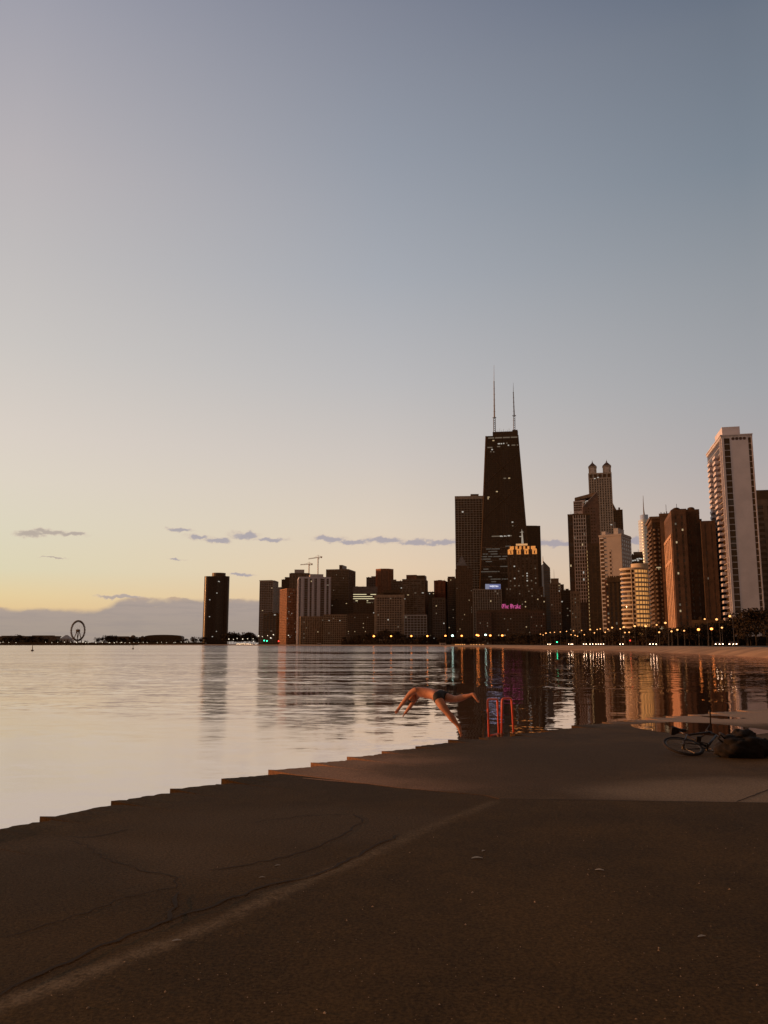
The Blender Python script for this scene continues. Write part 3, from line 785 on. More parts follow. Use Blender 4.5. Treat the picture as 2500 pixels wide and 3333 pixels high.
g = tower('grey banded tower with a square crown, leftmost of the tight skyline cluster', 846, 889, 906, 1890, 1950, 'R', -14, 'grey', 'glass', fh=4.0, bw=5.5, pw=1.0, sh=1.8, par=3, lit=6)
z = g['z1']; pb = MB()
pb.box(-g['w'] * .5 - 1.2, g['w'] * .42, -g['d'] * .5 - 1.2, g['d'] * .5, z + 0.05, z + 1.3); part(g['root'], pb, 'roof_slab', 'dim')
g = tower('low dark annex block at the foot of the grey banded tower', 858, 900, 913, 1996, 1880, 'R', -14, 'dark', 'glass', fh=4, bw=7, pw=1.2, sh=1.0, lit=3)
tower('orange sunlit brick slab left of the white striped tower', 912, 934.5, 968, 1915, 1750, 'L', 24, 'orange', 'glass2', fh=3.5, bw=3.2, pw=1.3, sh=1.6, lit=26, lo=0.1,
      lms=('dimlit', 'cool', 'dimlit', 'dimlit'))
tower('pale sliver of a tower behind the orange sunlit slab', 906, 906, 920, 1911, 2150, 'L', 0, 'pale', 'glass2', d=25, fh=3.6, bw=4, pw=1, sh=1.8)
tower('small black tower peeping out behind the orange sunlit slab', 917, 917, 943, 1886, 2060, 'L', 0, 'black', 'glass', d=25, pent=[(.4, 1, 6, 'black')])
tower('taupe concrete tower with a pale penthouse behind the white striped tower', 942.5, 942.5, 1009, 1866, 1900, 'L', 0, 'dim', 'glass', d=35, fh=3.6, bw=7, pw=4, sh=2.2,
      pent=[(.24, .72, 9, 'pale'), (.05, .95, 1.2, 'grey')], lit=3)
# white striped tower
g = tower('white vertically striped tower with a pale penthouse', 969, 974, 1077, 1877, 1650, 'L', 8, 'stripe', 'glass', fh=3.6, bw=11.2, pw=0.7, sh=0.35, proud=0.4, par=3.5,
          lit=2, pent=[(.36, .78, 6.5, 'pale')])
sb_ = MB(); W_ = g['w']
for (fa, fb_) in [(.055, .15), (.275, .335), (.40, .475), (.56, .66), (.80, .865), (.935, .985)]:
    sb_.box(-W_/2 + fa * W_, -W_/2 + fb_ * W_, -g['d']/2 - 1.1, -g['d']/2 + .2, 0.5, g['z1'] - 3.4)
for k in range(5):
    yy = -g['d']/2 + (k + .5) * g['d'] / 5; sb_.box(-W_/2 - 1.1, -W_/2 + .2, yy - 1.6, yy + 1.6, .5, g['z1'] - 3.4)
part(g['root'], sb_, 'white_pier', 'stripe')
tower('beige podium block at the foot of the white striped tower', 974, 979, 1054, 2006, 1610, 'L', 8, 'tan', 'glass2', fh=3.8, bw=4.4, pw=1.4, sh=1.5, lit=6)
tower('wide beige apartment block with a regular grid of square windows', 1054, 1054, 1131, 2000, 1570, 'L', 0, 'tan', 'glass', d=25, fh=3.9, bw=4.2, pw=1.5, sh=1.7, lit=4)
tower('dark grid tower with a black box on its flat roof', 1062, 1134, 1157, 1852, 1800, 'R', -12, 'dim', 'glass', fh=3.7, bw=3.1, pw=0.7, sh=1.3, par=3, pent=[(.52, .66, 10, 'black')], lit=5)
tower('broad blackish block in front of the dark grid tower', 1077, 1077, 1160, 1952, 1700, 'L', 0, 'black', 'glass', d=30, lit=3, fh=4, bw=6, pw=2, sh=2)
tower('low blackish block left of the brick grid building, in front of the lit office', 1150, 1150, 1222, 1962, 1640, 'L', 0, 'black', 'glass', d=24, lit=2, fh=4, bw=6, pw=2, sh=2, pent=[(.2, .6, 5, 'black')])
tower('long dark brown block of small windows left of the brick grid building', 1131, 1131, 1221, 1997, 1540, 'L', 0, 'brown', 'glass', d=24, fh=3.8, bw=3.9, pw=1.7, sh=1.8, lit=9, lms=('dimlit', 'warm'))
# office with lit strips
g = tower('wide grey office with rows of yellow lit strip windows', 1150, 1150, 1228, 1909, 1700, 'L', 0, 'grey', 'glass2', d=30, fh=4.3, bw=10, pw=0, sh=2.4, par=14, proud=.5)
for j, row in enumerate([(g['nf'] - 1, .0, .55), (g['nf'] - 1, .72, .95), (g['nf'] - 2, .0, .8), (g['nf'] - 3, .0, .9), (g['nf'] - 4, .1, .62), (g['nf'] - 5, .1, .8), (g['nf'] - 6, .6, .9)]):
    k, a_, b_ = row; o = litwin(g['root'], g, 'F', 0, k, 'strip', name='lit_strip_window')
    o.location.x = -g['w']/2 + (a_ + b_) / 2 * g['w']; o.scale.x = (b_ - a_) * g['w']; o.location.y = -g['d']/2 - .1
tower('small grey block with a stepped roof beside the orange edged octagonal tower', 1193, 1193, 1232, 1879, 1900, 'L', 0, 'grey', 'glass', d=25, fh=3.6, bw=6, pw=1, sh=1.6, pent=[(.4, .95, 2.5, 'grey')])
# octagonal tower
Y = 1850; a0 = px(1224, 1851, Y); a1 = px(1280, 1851, Y); w = a1.x - a0.x; z1 = ztop(1250, 1851, Y) - BZ
root = empty('skyscraper', ((a0.x + a1.x) / 2, Y + w * .45, BZ)); tag(root, 'dark octagonal tower with a ribbed orange left edge', 'building')
oc = [(w/2 * math.cos(R(22.5 + 45 * k)) * 1.08, w/2 * math.sin(R(22.5 + 45 * k)) * 1.08) for k in range(8)]
gl = MB().prism(oc, 0, z1 - 1); wl = MB()
for k in range(8):
    p, q = Vector(oc[k]), Vector(oc[(k + 1) % 8])
    for j in range(6):
        t = p.lerp(q, (j + .0) / 6); wl.box(t.x - .8, t.x + .8, t.y - .8, t.y + .8, 0, z1 - 3)
wl.prism([(x * 1.04, y * 1.04) for x, y in oc], z1 - 4, z1)
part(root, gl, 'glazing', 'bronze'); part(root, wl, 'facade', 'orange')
gg = dict(cx=0, cy=0, hw=w/2, hd=w/2, z0=0, f=3.6, nf=int(z1/3.6), nb=8, bs=w/8, nd=8, ds=w/8, pw=1, sh=1.4)
tower('small glass topped block right of the octagonal tower', 1274, 1274, 1310, 1891, 1760, 'L', 0, 'dim', 'glass2', d=20, fh=3.8, bw=5, pw=.6, sh=1.2, pent=[(.0, .45, 3, 'dim')], lit=3)
tower('big brown brick building with a pale grid of windows in mid skyline', 1219, 1219, 1316, 1936, 1350, 'L', 0, 'gridstone', 'glass', d=30, fh=3.9, bw=3.9, pw=1.15, sh=1.2, par=4, corner=5, lit=5,
      pent=[(.08, .95, 3.5, 'dark'), (.3, .85, 8, 'black')])
tower('broad mottled brown tower with a flat capped roof and antenna', 1310, 1382, 1392, 1884, 1420, 'R', -9, 'dim', 'glass2', fh=3.3, bw=6.5, pw=1.2, sh=1.5, par=2.5,
      pent=[(.14, .98, 6.5, 'dark'), (.14, .6, 7.6, 'orange')], lit=4)
tower('low block with white framed windows in front of the mottled tower', 1316, 1316, 1389, 2001, 1310, 'L', 0, 'pale', 'glass', d=18, fh=4.2, bw=5.0, pw=.7, sh=.7, lit=2)
tower('dark low link block right of the mottled brown tower', 1389, 1389, 1414, 1926, 1500, 'L', 0, 'black', 'glass', d=25, lit=3)
tower('red brown brick tower with flat top left of the pyramid roofed tower', 1413, 1447, 1462, 1889, 1520, 'R', -12, 'red', 'glass', fh=3.6, bw=9, pw=6, sh=2.6, par=3, pent=[(.25, .6, 1.5, 'red')])
tower('old brown block with cornices in front of the red brown tower', 1408, 1448, 1452, 1945, 1400, 'R', -6, 'dim', 'glass', fh=4.2, bw=4, pw=1.2, sh=1.4, par=3.5, lit=4)
tower('narrow grey slab left of the pyramid roofed tower', 1457, 1457, 1484, 1882, 1530, 'L', 0, 'dim', 'glass', d=25, fh=3.6, bw=4, pw=1, sh=1.6, lit=4, pent=[(0.02, .9, 3, 'black')])

# gridded marble tower behind the tapered skyscraper
g = tower('tall gridded tower left of the black tapered skyscraper', 1481, 1481, 1578, 1615, 1480, 'L', 2, 'grid', 'glass', d=40, fh=4.3, bw=5.3, pw=0.62, sh=0.62, proud=.4, par=5.5,
          pent=[(.53, .80, 4.5, 'dim')], lit=3, lms=('cool',))
# ---- tapered black skyscraper
Y = 1318
def hw_at(z, zt, wt, wb_): return wb_ + (wt - wb_) * z / zt
zt = ztop(1632, 1413, Y) - BZ
TL, TR = px(1582, 1413, Y), px(1683, 1413, Y); BL, BR = px(1569, 1780, Y), px(1709.5, 1715, Y)
k_ = (TR.x - TL.x); zb_ = (BL.z + BR.z) / 2 - BZ; kb = (BR.x - BL.x)
w_top = k_; w_bot = k_ + (kb - k_) * zt / (zt - zb_); xc = (TL.x + TR.x) / 2 + 0.5
dt, db = 30.0, 50.0
root = root_main = empty('skyscraper', (xc, Y + db / 2, BZ)); xc_main = xc; tag(root, 'tallest black tapered skyscraper with two roof masts', 'building')
gl, wl, br, sp_ = MB(), MB(), MB(), MB()
def rect(z, e=0.0):
    a_ = hw_at(z, zt, w_top, w_bot) / 2 + e; b_ = hw_at(z, zt, dt, db) / 2 + e
    return [(-a_, -b_), (a_, -b_), (a_, b_), (-a_, b_)]
gl.prism(rect(0), 0, zt - 2, rect(zt - 2))
nfl = 98
for k in range(nfl):
    z = k * (zt - 6) / nfl
    tgt = sp_ if 0.30 < z / zt < 0.47 and k % 3 == 0 else wl
    tgt.prism(rect(z, .35), z, z + (1.9 if tgt is sp_ else 1.3), rect(z + 1.3, .35))
for f in [i / 18 for i in range(1, 18)]:
    for sgn in (-1,):
        p0 = (-w_bot/2 + f * w_bot, -db/2 - .45, 0); p1 = (-w_top/2 + f * w_top, -dt/2 - .45, zt - 6)
        wl.tube([p0, p1], .55, 4)
for i in range(4):
    c0_, c1_ = rect(0, .2)[i], rect(zt, .2)[i]; br.tube([(*c0_, 0), (*c1_, zt)], 1.3, 4)
    for f in (.36, .64):
        p0 = Vector(rect(0, .2)[i]).lerp(Vector(rect(0, .2)[(i + 1) % 4]), f); p1 = Vector(rect(zt, .2)[i]).lerp(Vector(rect(zt, .2)[(i + 1) % 4]), f)
        br.tube([(*p0, 0), (*p1, zt)], .7, 4)
lv = [0, .205, .405, .59, .76, .915]
for a_, b_ in zip(lv[:-1], lv[1:]):
    for i in range(4):
        A = [Vector((*p, a_ * zt)) for p in rect(a_ * zt, .35)]; Bq = [Vector((*p, b_ * zt)) for p in rect(b_ * zt, .35)]
        j = (i + 1) % 4; br.tube([A[i], Bq[j]], .9, 4); br.tube([A[j], Bq[i]], .9, 4)
wl.prism(rect(zt - 18, .5), zt - 6, zt, rect(zt, .5))
part(root, gl, 'glazing', 'blackglass'); part(root, wl, 'facade', 'black'); part(root, br, 'cross_bracing', 'black'); part(root, sp_, 'spandrel', 'dim')
def tp(xx, yy, dd=-dt/2): p = px(xx, yy, Y + db/2 + dd); return Vector((p.x - xc, dd, p.z - BZ))
st = MB()
for a_, b_ in [(1587, 1606), (1609, 1631), (1634, 1656), (1659, 1680)]:
    p, q = tp(a_, 1418.5), tp(b_, 1418.5); st.box(p.x, q.x, -dt/2 - .9, -dt/2 + .2, zt - 5, zt - 2.6)
part(root, st, 'crown_light_band', 'dimlit')
pl = MB(); p, q = tp(1601, 1400), tp(1682, 1400); pl.box(p.x, q.x, -dt*.35, dt*.35, zt - 1, zt + 8)
p, q = tp(1664, 1394), tp(1681, 1394); pl.box(p.x, q.x, -dt*.25, dt*.25, zt + 7.9, zt + 11)
for i in range(9):
    xq = tp(1612 + 6 * i, 1400).x; pl.tube([(xq, 0, zt + 7.5), (xq, 0, zt + 8 + 4 + (i * 7 % 5))], .16, 4)
part(root, pl, 'penthouse', 'black')
for nm, xb_, yb_, xt_, y1_, y2_, y3_, thick in [('a', 1603, 1398, 1601.5, 1359, 1240, 1187, 1.0), ('b', 1666, 1394, 1663, 1355, 1278, 1248, .85)]:
    b0_, b1_, b2_, b3_ = tp(xb_, yb_, 0), tp(xb_ - .3, y1_, 0), tp(xt_, y2_, 0), tp(xt_, y3_, 0)
    mm = MB(); b0_.z = zt + 7.5
    for dx_ in (-1, 1):
        for dy_ in (-1, 1): mm.tube([b0_ + Vector((dx_ * 1.7, dy_ * 1.7, 0)) * thick, b1_ + Vector((dx_ * 1.5, dy_ * 1.5, 0)) * thick], .5 * thick, 4)
    nn_ = 8
    for i in range(nn_):
        h0 = b0_.lerp(b1_, i / nn_); h1 = b0_.lerp(b1_, (i + 1) / nn_)
        mm.tube([h0 + Vector((-1.6, -1.6, 0)), h1 + Vector((1.6, -1.6, 0))], .3, 4); mm.tube([h0 + Vector((1.6, -1.6, 0)), h1 + Vector((-1.6, -1.6, 0))], .3, 4)
    mm.tube([b1_, b1_.lerp(b2_, .5), b2_], [1.45 * thick, 1.1 * thick, .9 * thick], 6); mm.tube([b2_, b2_.lerp(b3_, .5), b3_], [.42, .3, .16], 5)
    for i in range(7):
        h = b0_.lerp(b2_, .2 + .11 * i); mm.tube([h + Vector((-2.3 + .15 * i, 0, 0)), h + Vector((2.3 - .15 * i, 0, 0))], .22, 4)
    mm.ball((b1_.x - 2.2, -1, b1_.z), .9, 6, 4); mm.ball((b1_.x + 2.2, -1, b1_.z), .9, 6, 4); mm.ball((b2_.x, 0, b2_.z - 1), 1.0, 6, 4)
    part(root, mm, 'roof_mast', 'steel')
def facewin(xx, yy, ww=2.4, hh=1.7, m='cool'):
    p = px(xx, yy, Y + 8); z = p.z - BZ; yf = -hw_at(z, zt, dt, db) / 2 - .7
    p = px(xx, yy, Y + db / 2 + yf)
    gg = dict(cx=0, cy=0, hw=1, hd=1, z0=0, f=3, nf=1, nb=1, bs=2, nd=1, ds=2, pw=0, sh=1)
    o = litwin(root, gg, 'F', 0, 0, m); o.location = (p.x - xc, yf, p.z - BZ); o.scale = (ww, .5, hh)
for (xx, yy, ww, m) in [(1604, 1433, 3, 'warm'), (1622, 1444, 4, 'cool'), (1630, 1444, 2, 'cool'), (1637, 1443.5, 2, 'cool'), (1647, 1443, 2, 'dimlit'), (1590, 1455, 5, 'dimlit'), (1598, 1455, 3, 'dimlit'),
                        (1621, 1453, 5, 'dimlit'), (1652, 1450, 2, 'cool'), (1668, 1450, 6, 'dimlit'), (1682, 1450, 3, 'dimlit'), (1600, 1462, 2.5, 'cool'), (1596, 1469, 2, 'dimlit'), (1605, 1470, 2, 'dimlit'),
                        (1641, 1557, 4, 'dimlit'), (1655, 1557, 3, 'warm'), (1616, 1599.5, 3, 'warm'), (1589, 1617, 3, 'warm'), (1588, 1622, 2, 'warm'), (1666, 1700, 2.5, 'cool'), (1667, 1712, 2, 'dimlit'),
                        (1606, 1745, 6, 'dimlit'), (1618, 1745, 7, 'dimlit'), (1631, 1745, 5, 'cool'), (1643, 1745, 4, 'cool'), (1655, 1744, 4, 'cool'), (1661, 1744, 3, 'dimlit')]:
    facewin(xx, yy, ww, 1.7, m)
rr = random.Random(4)
for k in range(34):
    facewin(rr.uniform(1575, 1655), rr.choice([1778 + 8.2 * i for i in range(15)]), rr.uniform(5, 14), 1.5, 'faint')

tower('flat topped black tower directly right of the black tapered skyscraper', 1706, 1708, 1758, 1711, 1600, 'L', 2, 'black', 'blackglass', d=45, fh=4, bw=3, pw=.8, sh=1.2, pent=[(.02, .86, 1.2, 'black')], lit=2)
# pyramid roofed tower
turn(root_main, xc_main, 1318, db / 2)
g = tower('slim old tower with a pyramid roof before the gridded tower', 1483, 1483, 1537, 1853, 1300, 'L', 0, 'brown', 'glass', d=26, fh=3.7, bw=3.7, pw=2.2, sh=1.9, par=2, lit=10, lms=('dimlit', 'warm', 'dimlit'))
z = g['z1']; xa = px(1488, 1841, 1300).x - g['root'].location.x; xb = px(1522, 1841, 1300).x - g['root'].location.x; zz = ztop(1500, 1841, 1300) - BZ; za = ztop(1507, 1808, 1300) - BZ
pb = MB().box(xa, xb, -10, 8, z - .2, zz); part(g['root'], pb, 'tower_head', 'brown')
pb = MB(); xm_ = (xa + xb) / 2
pb.prism([(xa - .6, -10.6), (xb + .6, -10.6), (xb + .6, 8.6), (xa - .6, 8.6)], zz, zz + .8)
pb.prism([(xa, -10), (xb, -10), (xb, 8), (xa, 8)], zz + .8, za, [(xm_ - .8, -1.8), (xm_ + .8, -1.8), (xm_ + .8, -.2), (xm_ - .8, -.2)])
pb.tube([(xm_, -1, za - .5), (xm_, -1, za + 5)], .3, 5); part(g['root'], pb, 'pyramid_roof', 'grey')
# hotel with white upright fins
g = tower('low hotel slab with pale upright fins under the blue sign', 1540, 1540, 1631, 1918, 1220, 'L', 0, 'fins', 'glass', d=25, fh=3.6, bw=3.4, pw=.9, sh=.5, par=1.2, proud=.6, lit=4)
Ys = 1224
sroot = empty('rooftop_sign', (px(1605, 1918, Ys).x, Ys, ztop(1605, 1918, Ys))); tag(sroot, 'wide bluish white illuminated sign box on the finned hotel roof', 'sign')
sw = px(1630, 1900, Ys).x - px(1580.5, 1900, Ys).x; shh = ztop(1605, 1900.5, Ys) - ztop(1605, 1917.5, Ys)
part(sroot, MB().box(-sw/2, sw/2, 0, 1.2, 0, shh), 'sign_panel', 'signgrey')
part(sroot, MB().box(-sw/2 + sw * .25, sw/2 - .2, -.1, 0.1, .2, shh * .95), 'lit_panel', 'signblue')
def text(txt, size, m, parent, loc, name='lettering', thick=0.03, ext=0.05, sx=1.0):
    cu = bpy.data.curves.new(name, 'FONT'); cu.body = txt; cu.size = size; cu.extrude = ext; cu.offset = thick; cu.align_x = 'CENTER'
    tmp = bpy.data.objects.new(name, cu); col.objects.link(tmp)
    dg = bpy.context.evaluated_depsgraph_get(); me = bpy.data.meshes.new_from_object(tmp.evaluated_get(dg))
    bpy.data.objects.remove(tmp); me.materials.clear(); me.materials.append(M[m]); me.name = name
    o = bpy.data.objects.new(name, me); col.objects.link(o); o.parent = parent; o.location = loc; o.rotation_euler = (R(90), 0, 0); o.scale = (sx, 1, 1); return o
text('WESTIN', shh * .42, 'signwhite', sroot, (sw * .06, -.35, shh * .42), thick=.06, ext=.1, sx=1.1)

# floodlit crown tower
Y = 1240
def lx(xx, yy, YY=1240): return px(xx, yy, YY).x
xc = lx(1703, 1900)
root = empty('skyscraper', (xc, Y + 14, BZ)); tag(root, 'stepped stone tower with an orange floodlit crown and white mast', 'building')
mw, mg = MB(), MB()
zc = lambda y: ztop(1703, y, Y) - BZ
g1_ = block(mw, mg, lx(1695, 1944) - xc, 0, lx(1774, 1944) - lx(1617, 1944), 34, 0, zc(1944), 3.7, 4.4, 2.0, 1.0, .5, 1.5)
g2_ = block(mw, mg, lx(1706, 1910) - xc, 0, lx(1765, 1910) - lx(1647, 1910), 30, zc(1944), zc(1910), 3.7, 4.4, 2.0, 1.0, .5, 1.5)
g3_ = block(mw, mg, 0, 0, lx(1749, 1804) - lx(1656.5, 1804), 26, zc(1910), zc(1804), 3.7, (lx(1749, 1804) - lx(1656.5, 1804)) / 7, 2.9, 1.1, .8, 1.5)
wS = lx(1749, 1804) - lx(1656.5, 1804)
mg.box(-wS * .46, wS * .46, -12, 12, zc(1804), zc(1788)); mg.box(-wS * .42, wS * .42, -10, 10, zc(1788), zc(1776)); mw.box(-wS*.24, wS*.2, -7, 7, zc(1776), zc(1774))
for i, f in enumerate((0, 1, 2, 3)):      # solid upper wings between the bright piers
    pass
part(root, mg, 'glazing', 'glass2'); part(root, mw, 'facade', 'brown')
for a_, b_ in [(835, 888), (930, 978), (1020, 1068), (1112, 1166)]:
    p, q = lx(1430 + a_ * .2712, 1795) - xc, lx(1430 + b_ * .2712, 1795) - xc
    cbx = MB(); cbx.box(p, q, -13.2, -11.5, zc(1804) + .1, zc(1787)); cbx.box(p + .4, q - .4, -13.0, -11.5, zc(1787), zc(1786)); o = part(root, cbx, 'floodlit_pier', 'flood')
    wq = MB().box(p + (q - p) * .38, q - (q - p) * .38, -13.35, -13.15, zc(1802), zc(1793)); wq.box(p + (q-p)*.2, q - (q-p)*.2, -13.35, -13.15, zc(1791.5), zc(1790.5)); wq.build('pier_window', M['floodwin'], o)
part(root, MB().box(-wS*.5 , -wS*.5 + 1.2, -12, 8, zc(1804) + .1, zc(1788)), 'floodlit_pier', 'flood')
for a_, b_ in [(850, 897), (916, 940), (962, 986), (1007, 1030), (1055, 1078), (1098, 1150)]:
    p, q = lx(1430 + a_ * .2712, 1782) - xc, lx(1430 + b_ * .2712, 1782) - xc
    part(root, MB().box(p, q, -11.2, -9.5, zc(1787), zc(1777)), 'floodlit_pier', 'flood')
part(root, MB().box(-wS*.215, wS*.185, -8, 6, zc(1774) + .05, zc(1768)), 'floodlit_cap', 'flood2')
ms = MB(); b0_, b1_ = Vector((0, -2, zc(1768))), Vector((-.8, -2, zc(1726)))
b0_.x = lx(1701, 1768) - xc; b1_.x = lx(1699, 1726) - xc
ms.tube([b0_, b0_.lerp(b1_, .6), b1_], [1.7, 1.1, .6], 8); top_ = Vector((lx(1698, 1719) - xc, -2, zc(1719)))
ms.tube([b1_, top_], .25, 5); ms.ball(tuple(b1_), .9, 8, 5)
arm = Vector((lx(1691, 1743) - xc, -2.2, zc(1743))); ms.tube([arm, (lx(1700, 1743) - xc, -2.2, zc(1743))], .7, 6)
ms.tube([b1_ + Vector((-3, 0, -1.5)), b1_ + Vector((2.6, 0, -1))], .3, 5)
part(root, ms, 'mast', 'mastwhite')
turn(root, xc, 1240, 14)
sprinkle(root, g3_, 20, 'F', ('dimlit', 'dimlit', 'dimlit', 'dimlit', 'cool'), .0, .75); sprinkle(root, g2_, 8, 'F', ('dimlit',)); sprinkle(root, g1_, 14, 'F', ('dimlit', 'dimlit', 'warm'), .5)
# brick hotel with two forward wings
Y = 1150
xc = lx(1662, 2000, Y); zd = lambda y: ztop(1662, y, Y) - BZ
root = empty('hotel', (xc, Y + 14, BZ)); tag(root, 'low brown brick hotel with two wings under pink lettering', 'building')
mw, mg, mv, mgv = MB(), MB(), MB(), MB()
gA = block(mw, mg, 0, 4, lx(1770, 2000, Y) - lx(1553, 2000, Y) - 4, 20, 0, zd(1984), 3.8, 4.2, 2.0, 1.8, .35, 3)
wa, wb2 = lx(1553, 2000, Y) - xc, lx(1599, 2000, Y) - xc; gB = block(mv, mgv, (wa + wb2) / 2, -9, wb2 - wa, 10, 0, zd(1990), 3.8, 3.4, 1.4, 1.6, .35, 2)
part(root, mgv, 'wing_glazing', 'glass'); part(root, mv, 'wing', 'wingbrick'); mv, mgv = MB(), MB()
wa, wb2 = lx(1724, 2000, Y) - xc, lx(1770.5, 2000, Y) - xc; gC = block(mv, mgv, (wa + wb2) / 2, -9, wb2 - wa, 10, 0, zd(1990), 3.8, 3.4, 1.4, 1.6, .35, 2)
part(root, mg, 'glazing', 'glass'); part(root, mw, 'facade', 'brown'); part(root, mgv, 'wing_glazing', 'glass'); part(root, mv, 'wing', 'wingbrick')
part(root, MB().box(-14, 22, -3, 6, zd(1984) - .2, zd(1978)), 'penthouse', 'brown')
sprinkle(root, gA, 12, 'F', ('dimlit', 'warm', 'dimlit'), .2); sprinkle(root, gB, 6, 'F', ('dimlit',)); sprinkle(root, gC, 6, 'F', ('dimlit',))
turn(root, xc, Y, 14)
Ys = 1155
sroot = empty('rooftop_sign', (lx(1664, 1977, Ys), Ys, ztop(1664, 1984, Ys))); tag(sroot, 'glowing pink blackletter sign standing on the low brick hotel roof', 'sign')
fr_ = MB(); sw = lx(1696, 1970, Ys) - lx(1632, 1970, Ys); zs0 = 1.5; zs1 = ztop(1664, 1966, Ys) - ztop(1664, 1984, Ys)
for f in [i / 8 for i in range(9)]: fr_.tube([(-sw/2 + f * sw, .6, 0), (-sw/2 + f * sw, .6, zs1)], .10, 4); fr_.tube([(-sw/2 + f * sw, .6, zs1 * .8), (-sw/2 + f * sw, 3, 0)], .08, 4)
for zf in (.35, .9): fr_.tube([(-sw/2, .6, zs1 * zf), (sw/2, .6, zs1 * zf)], .10, 4)
part(sroot, fr_, 'support_frame', 'black')
# blackletter strokes drawn with a broad pen: (letter width, strokes in a 1-high em)
PEN = {'T': (.95, [[(.12, .78), (.30, .98), (.62, .86), (.88, .98)], [(.30, .92), (.16, .62), (.18, .25), (.42, .02), (.80, .18)], [(.52, .86), (.52, .22)], [(.72, .86), (.72, .42)]]),
       'h': (.60, [[(.12, 1.0), (.12, .04)], [(.12, .50), (.34, .66), (.46, .50), (.46, .20), (.38, .0)]]),
       'e': (.52, [[(.10, .32), (.40, .44), (.40, .56), (.26, .68), (.10, .52), (.10, .16), (.24, .02), (.42, .14)]]),
       ' ': (.35, []),
       'D': (.95, [[(.08, .86), (.30, .98), (.62, .92), (.84, .62), (.82, .30), (.58, .04), (.14, .04)], [(.34, .94), (.34, .06)], [(.16, .74), (.16, .26)], [(.55, .80), (.55, .22)]]),
       'r': (.48, [[(.12, .66), (.12, .04)], [(.12, .50), (.28, .66), (.40, .56)]]),
       'a': (.58, [[(.12, .58), (.30, .68), (.42, .56), (.42, .06), (.52, .02)], [(.42, .38), (.14, .28), (.10, .12), (.22, .02), (.42, .14)]]),
       'k': (.58, [[(.12, 1.0), (.12, .04)], [(.12, .38), (.32, .62), (.44, .60)], [(.22, .42), (.46, .04)]])}
lt = MB(); cur = 0.0; em = (zs1 - zs0) * 1.0; tot = sum(PEN[c_][0] for c_ in 'The Drake'); kx = sw * .98 / tot
for c_ in 'The Drake':
    wd_, strokes = PEN[c_]
    for s_ in strokes:
        for (x0_, y0_), (x1_, y1_) in zip(s_[:-1], s_[1:]):
            X0, Z0, X1, Z1 = -sw * .49 + (cur + x0_) * kx, zs0 + y0_ * em, -sw * .49 + (cur + x1_) * kx, zs0 + y1_ * em
            pw_ = .32; ph_ = .22
            lt.xprism([(X0 - pw_, Z0 - ph_), (X1 - pw_, Z1 - ph_), (X1 + pw_, Z1 + ph_), (X0 + pw_, Z0 + ph_)] if abs((X1 - X0) * ph_ - (Z1 - Z0) * pw_) > .05 else
                      [(X0 - pw_, Z0 + ph_), (X1 - pw_, Z1 + ph_), (X1 + pw_, Z1 - ph_), (X0 + pw_, Z0 - ph_)], -.1, .3)
    cur += wd_
part(sroot, lt, 'lettering', 'pink')

# pointed glass tower
Y = 1700; xc = lx(1777, 1850, Y); zq = lambda y: ztop(1777, y, Y) - BZ
root = empty('skyscraper', (xc, Y + 12, BZ)); tag(root, 'slim blue grey glass tower with a pointed sloping top and thin spire', 'building')
xa, xm_, xb, = lx(1762, 1850, Y) - xc, lx(1772, 1850, Y) - xc, lx(1790, 1850, Y) - xc
pb = MB().xprism([(xm_, 0), (xb, 0), (xb, zq(1848)), (lx(1768, 1825, Y) - xc, zq(1824)), (xm_ - 2, zq(1832))], -9, 12); part(root, pb, 'facade', 'dimglass')
bb = MB()
for k in range(32):
    z = zq(1850) * k / 32; bb.box(xm_ + .2, xb + .3, -9.35, -8.9, z, z + 1.3)
part(root, bb, 'spandrel', 'dim')
pb = MB().xprism([(xa, 0), (xm_ - .02, 0), (xm_ - .02, zq(1831)), (xa + 3, zq(1836)), (xa, zq(1840))], -8, 10); part(root, pb, 'glass_wing', 'blueglass')
part(root, MB().tube([(lx(1767.7, 1826, Y) - xc, 0, zq(1830)), (lx(1767.3, 1808, Y) - xc, 0, zq(1808))], [1.0, .25], 5), 'spire', 'steel')
turn(root, xc, Y, 12)
g = tower('slim grey stepped tower with a roof mast in the gap right of the floodlit tower', 1790, 1790, 1824, 1898, 1150, 'L', 0, 'dim', 'glass', d=25, fh=3.7, bw=3.5, pw=1.6, sh=1.5, lit=6, pent=[(.08, .85, 6.5, 'dim')])
part(g['root'], MB().tube([(g['w'] * -.08, 0, g['z1'] + 5), (g['w'] * -.08, 0, g['z1'] + 20)], [.3, .1], 5), 'antenna', 'steel')
tower('low dark block right of the slim grey stepped tower', 1824, 1824, 1858, 1921, 1280, 'L', 0, 'black', 'glass', d=25, lit=7, pent=[(.05, .35, 9, 'black'), (.5, .8, 2, 'black')])

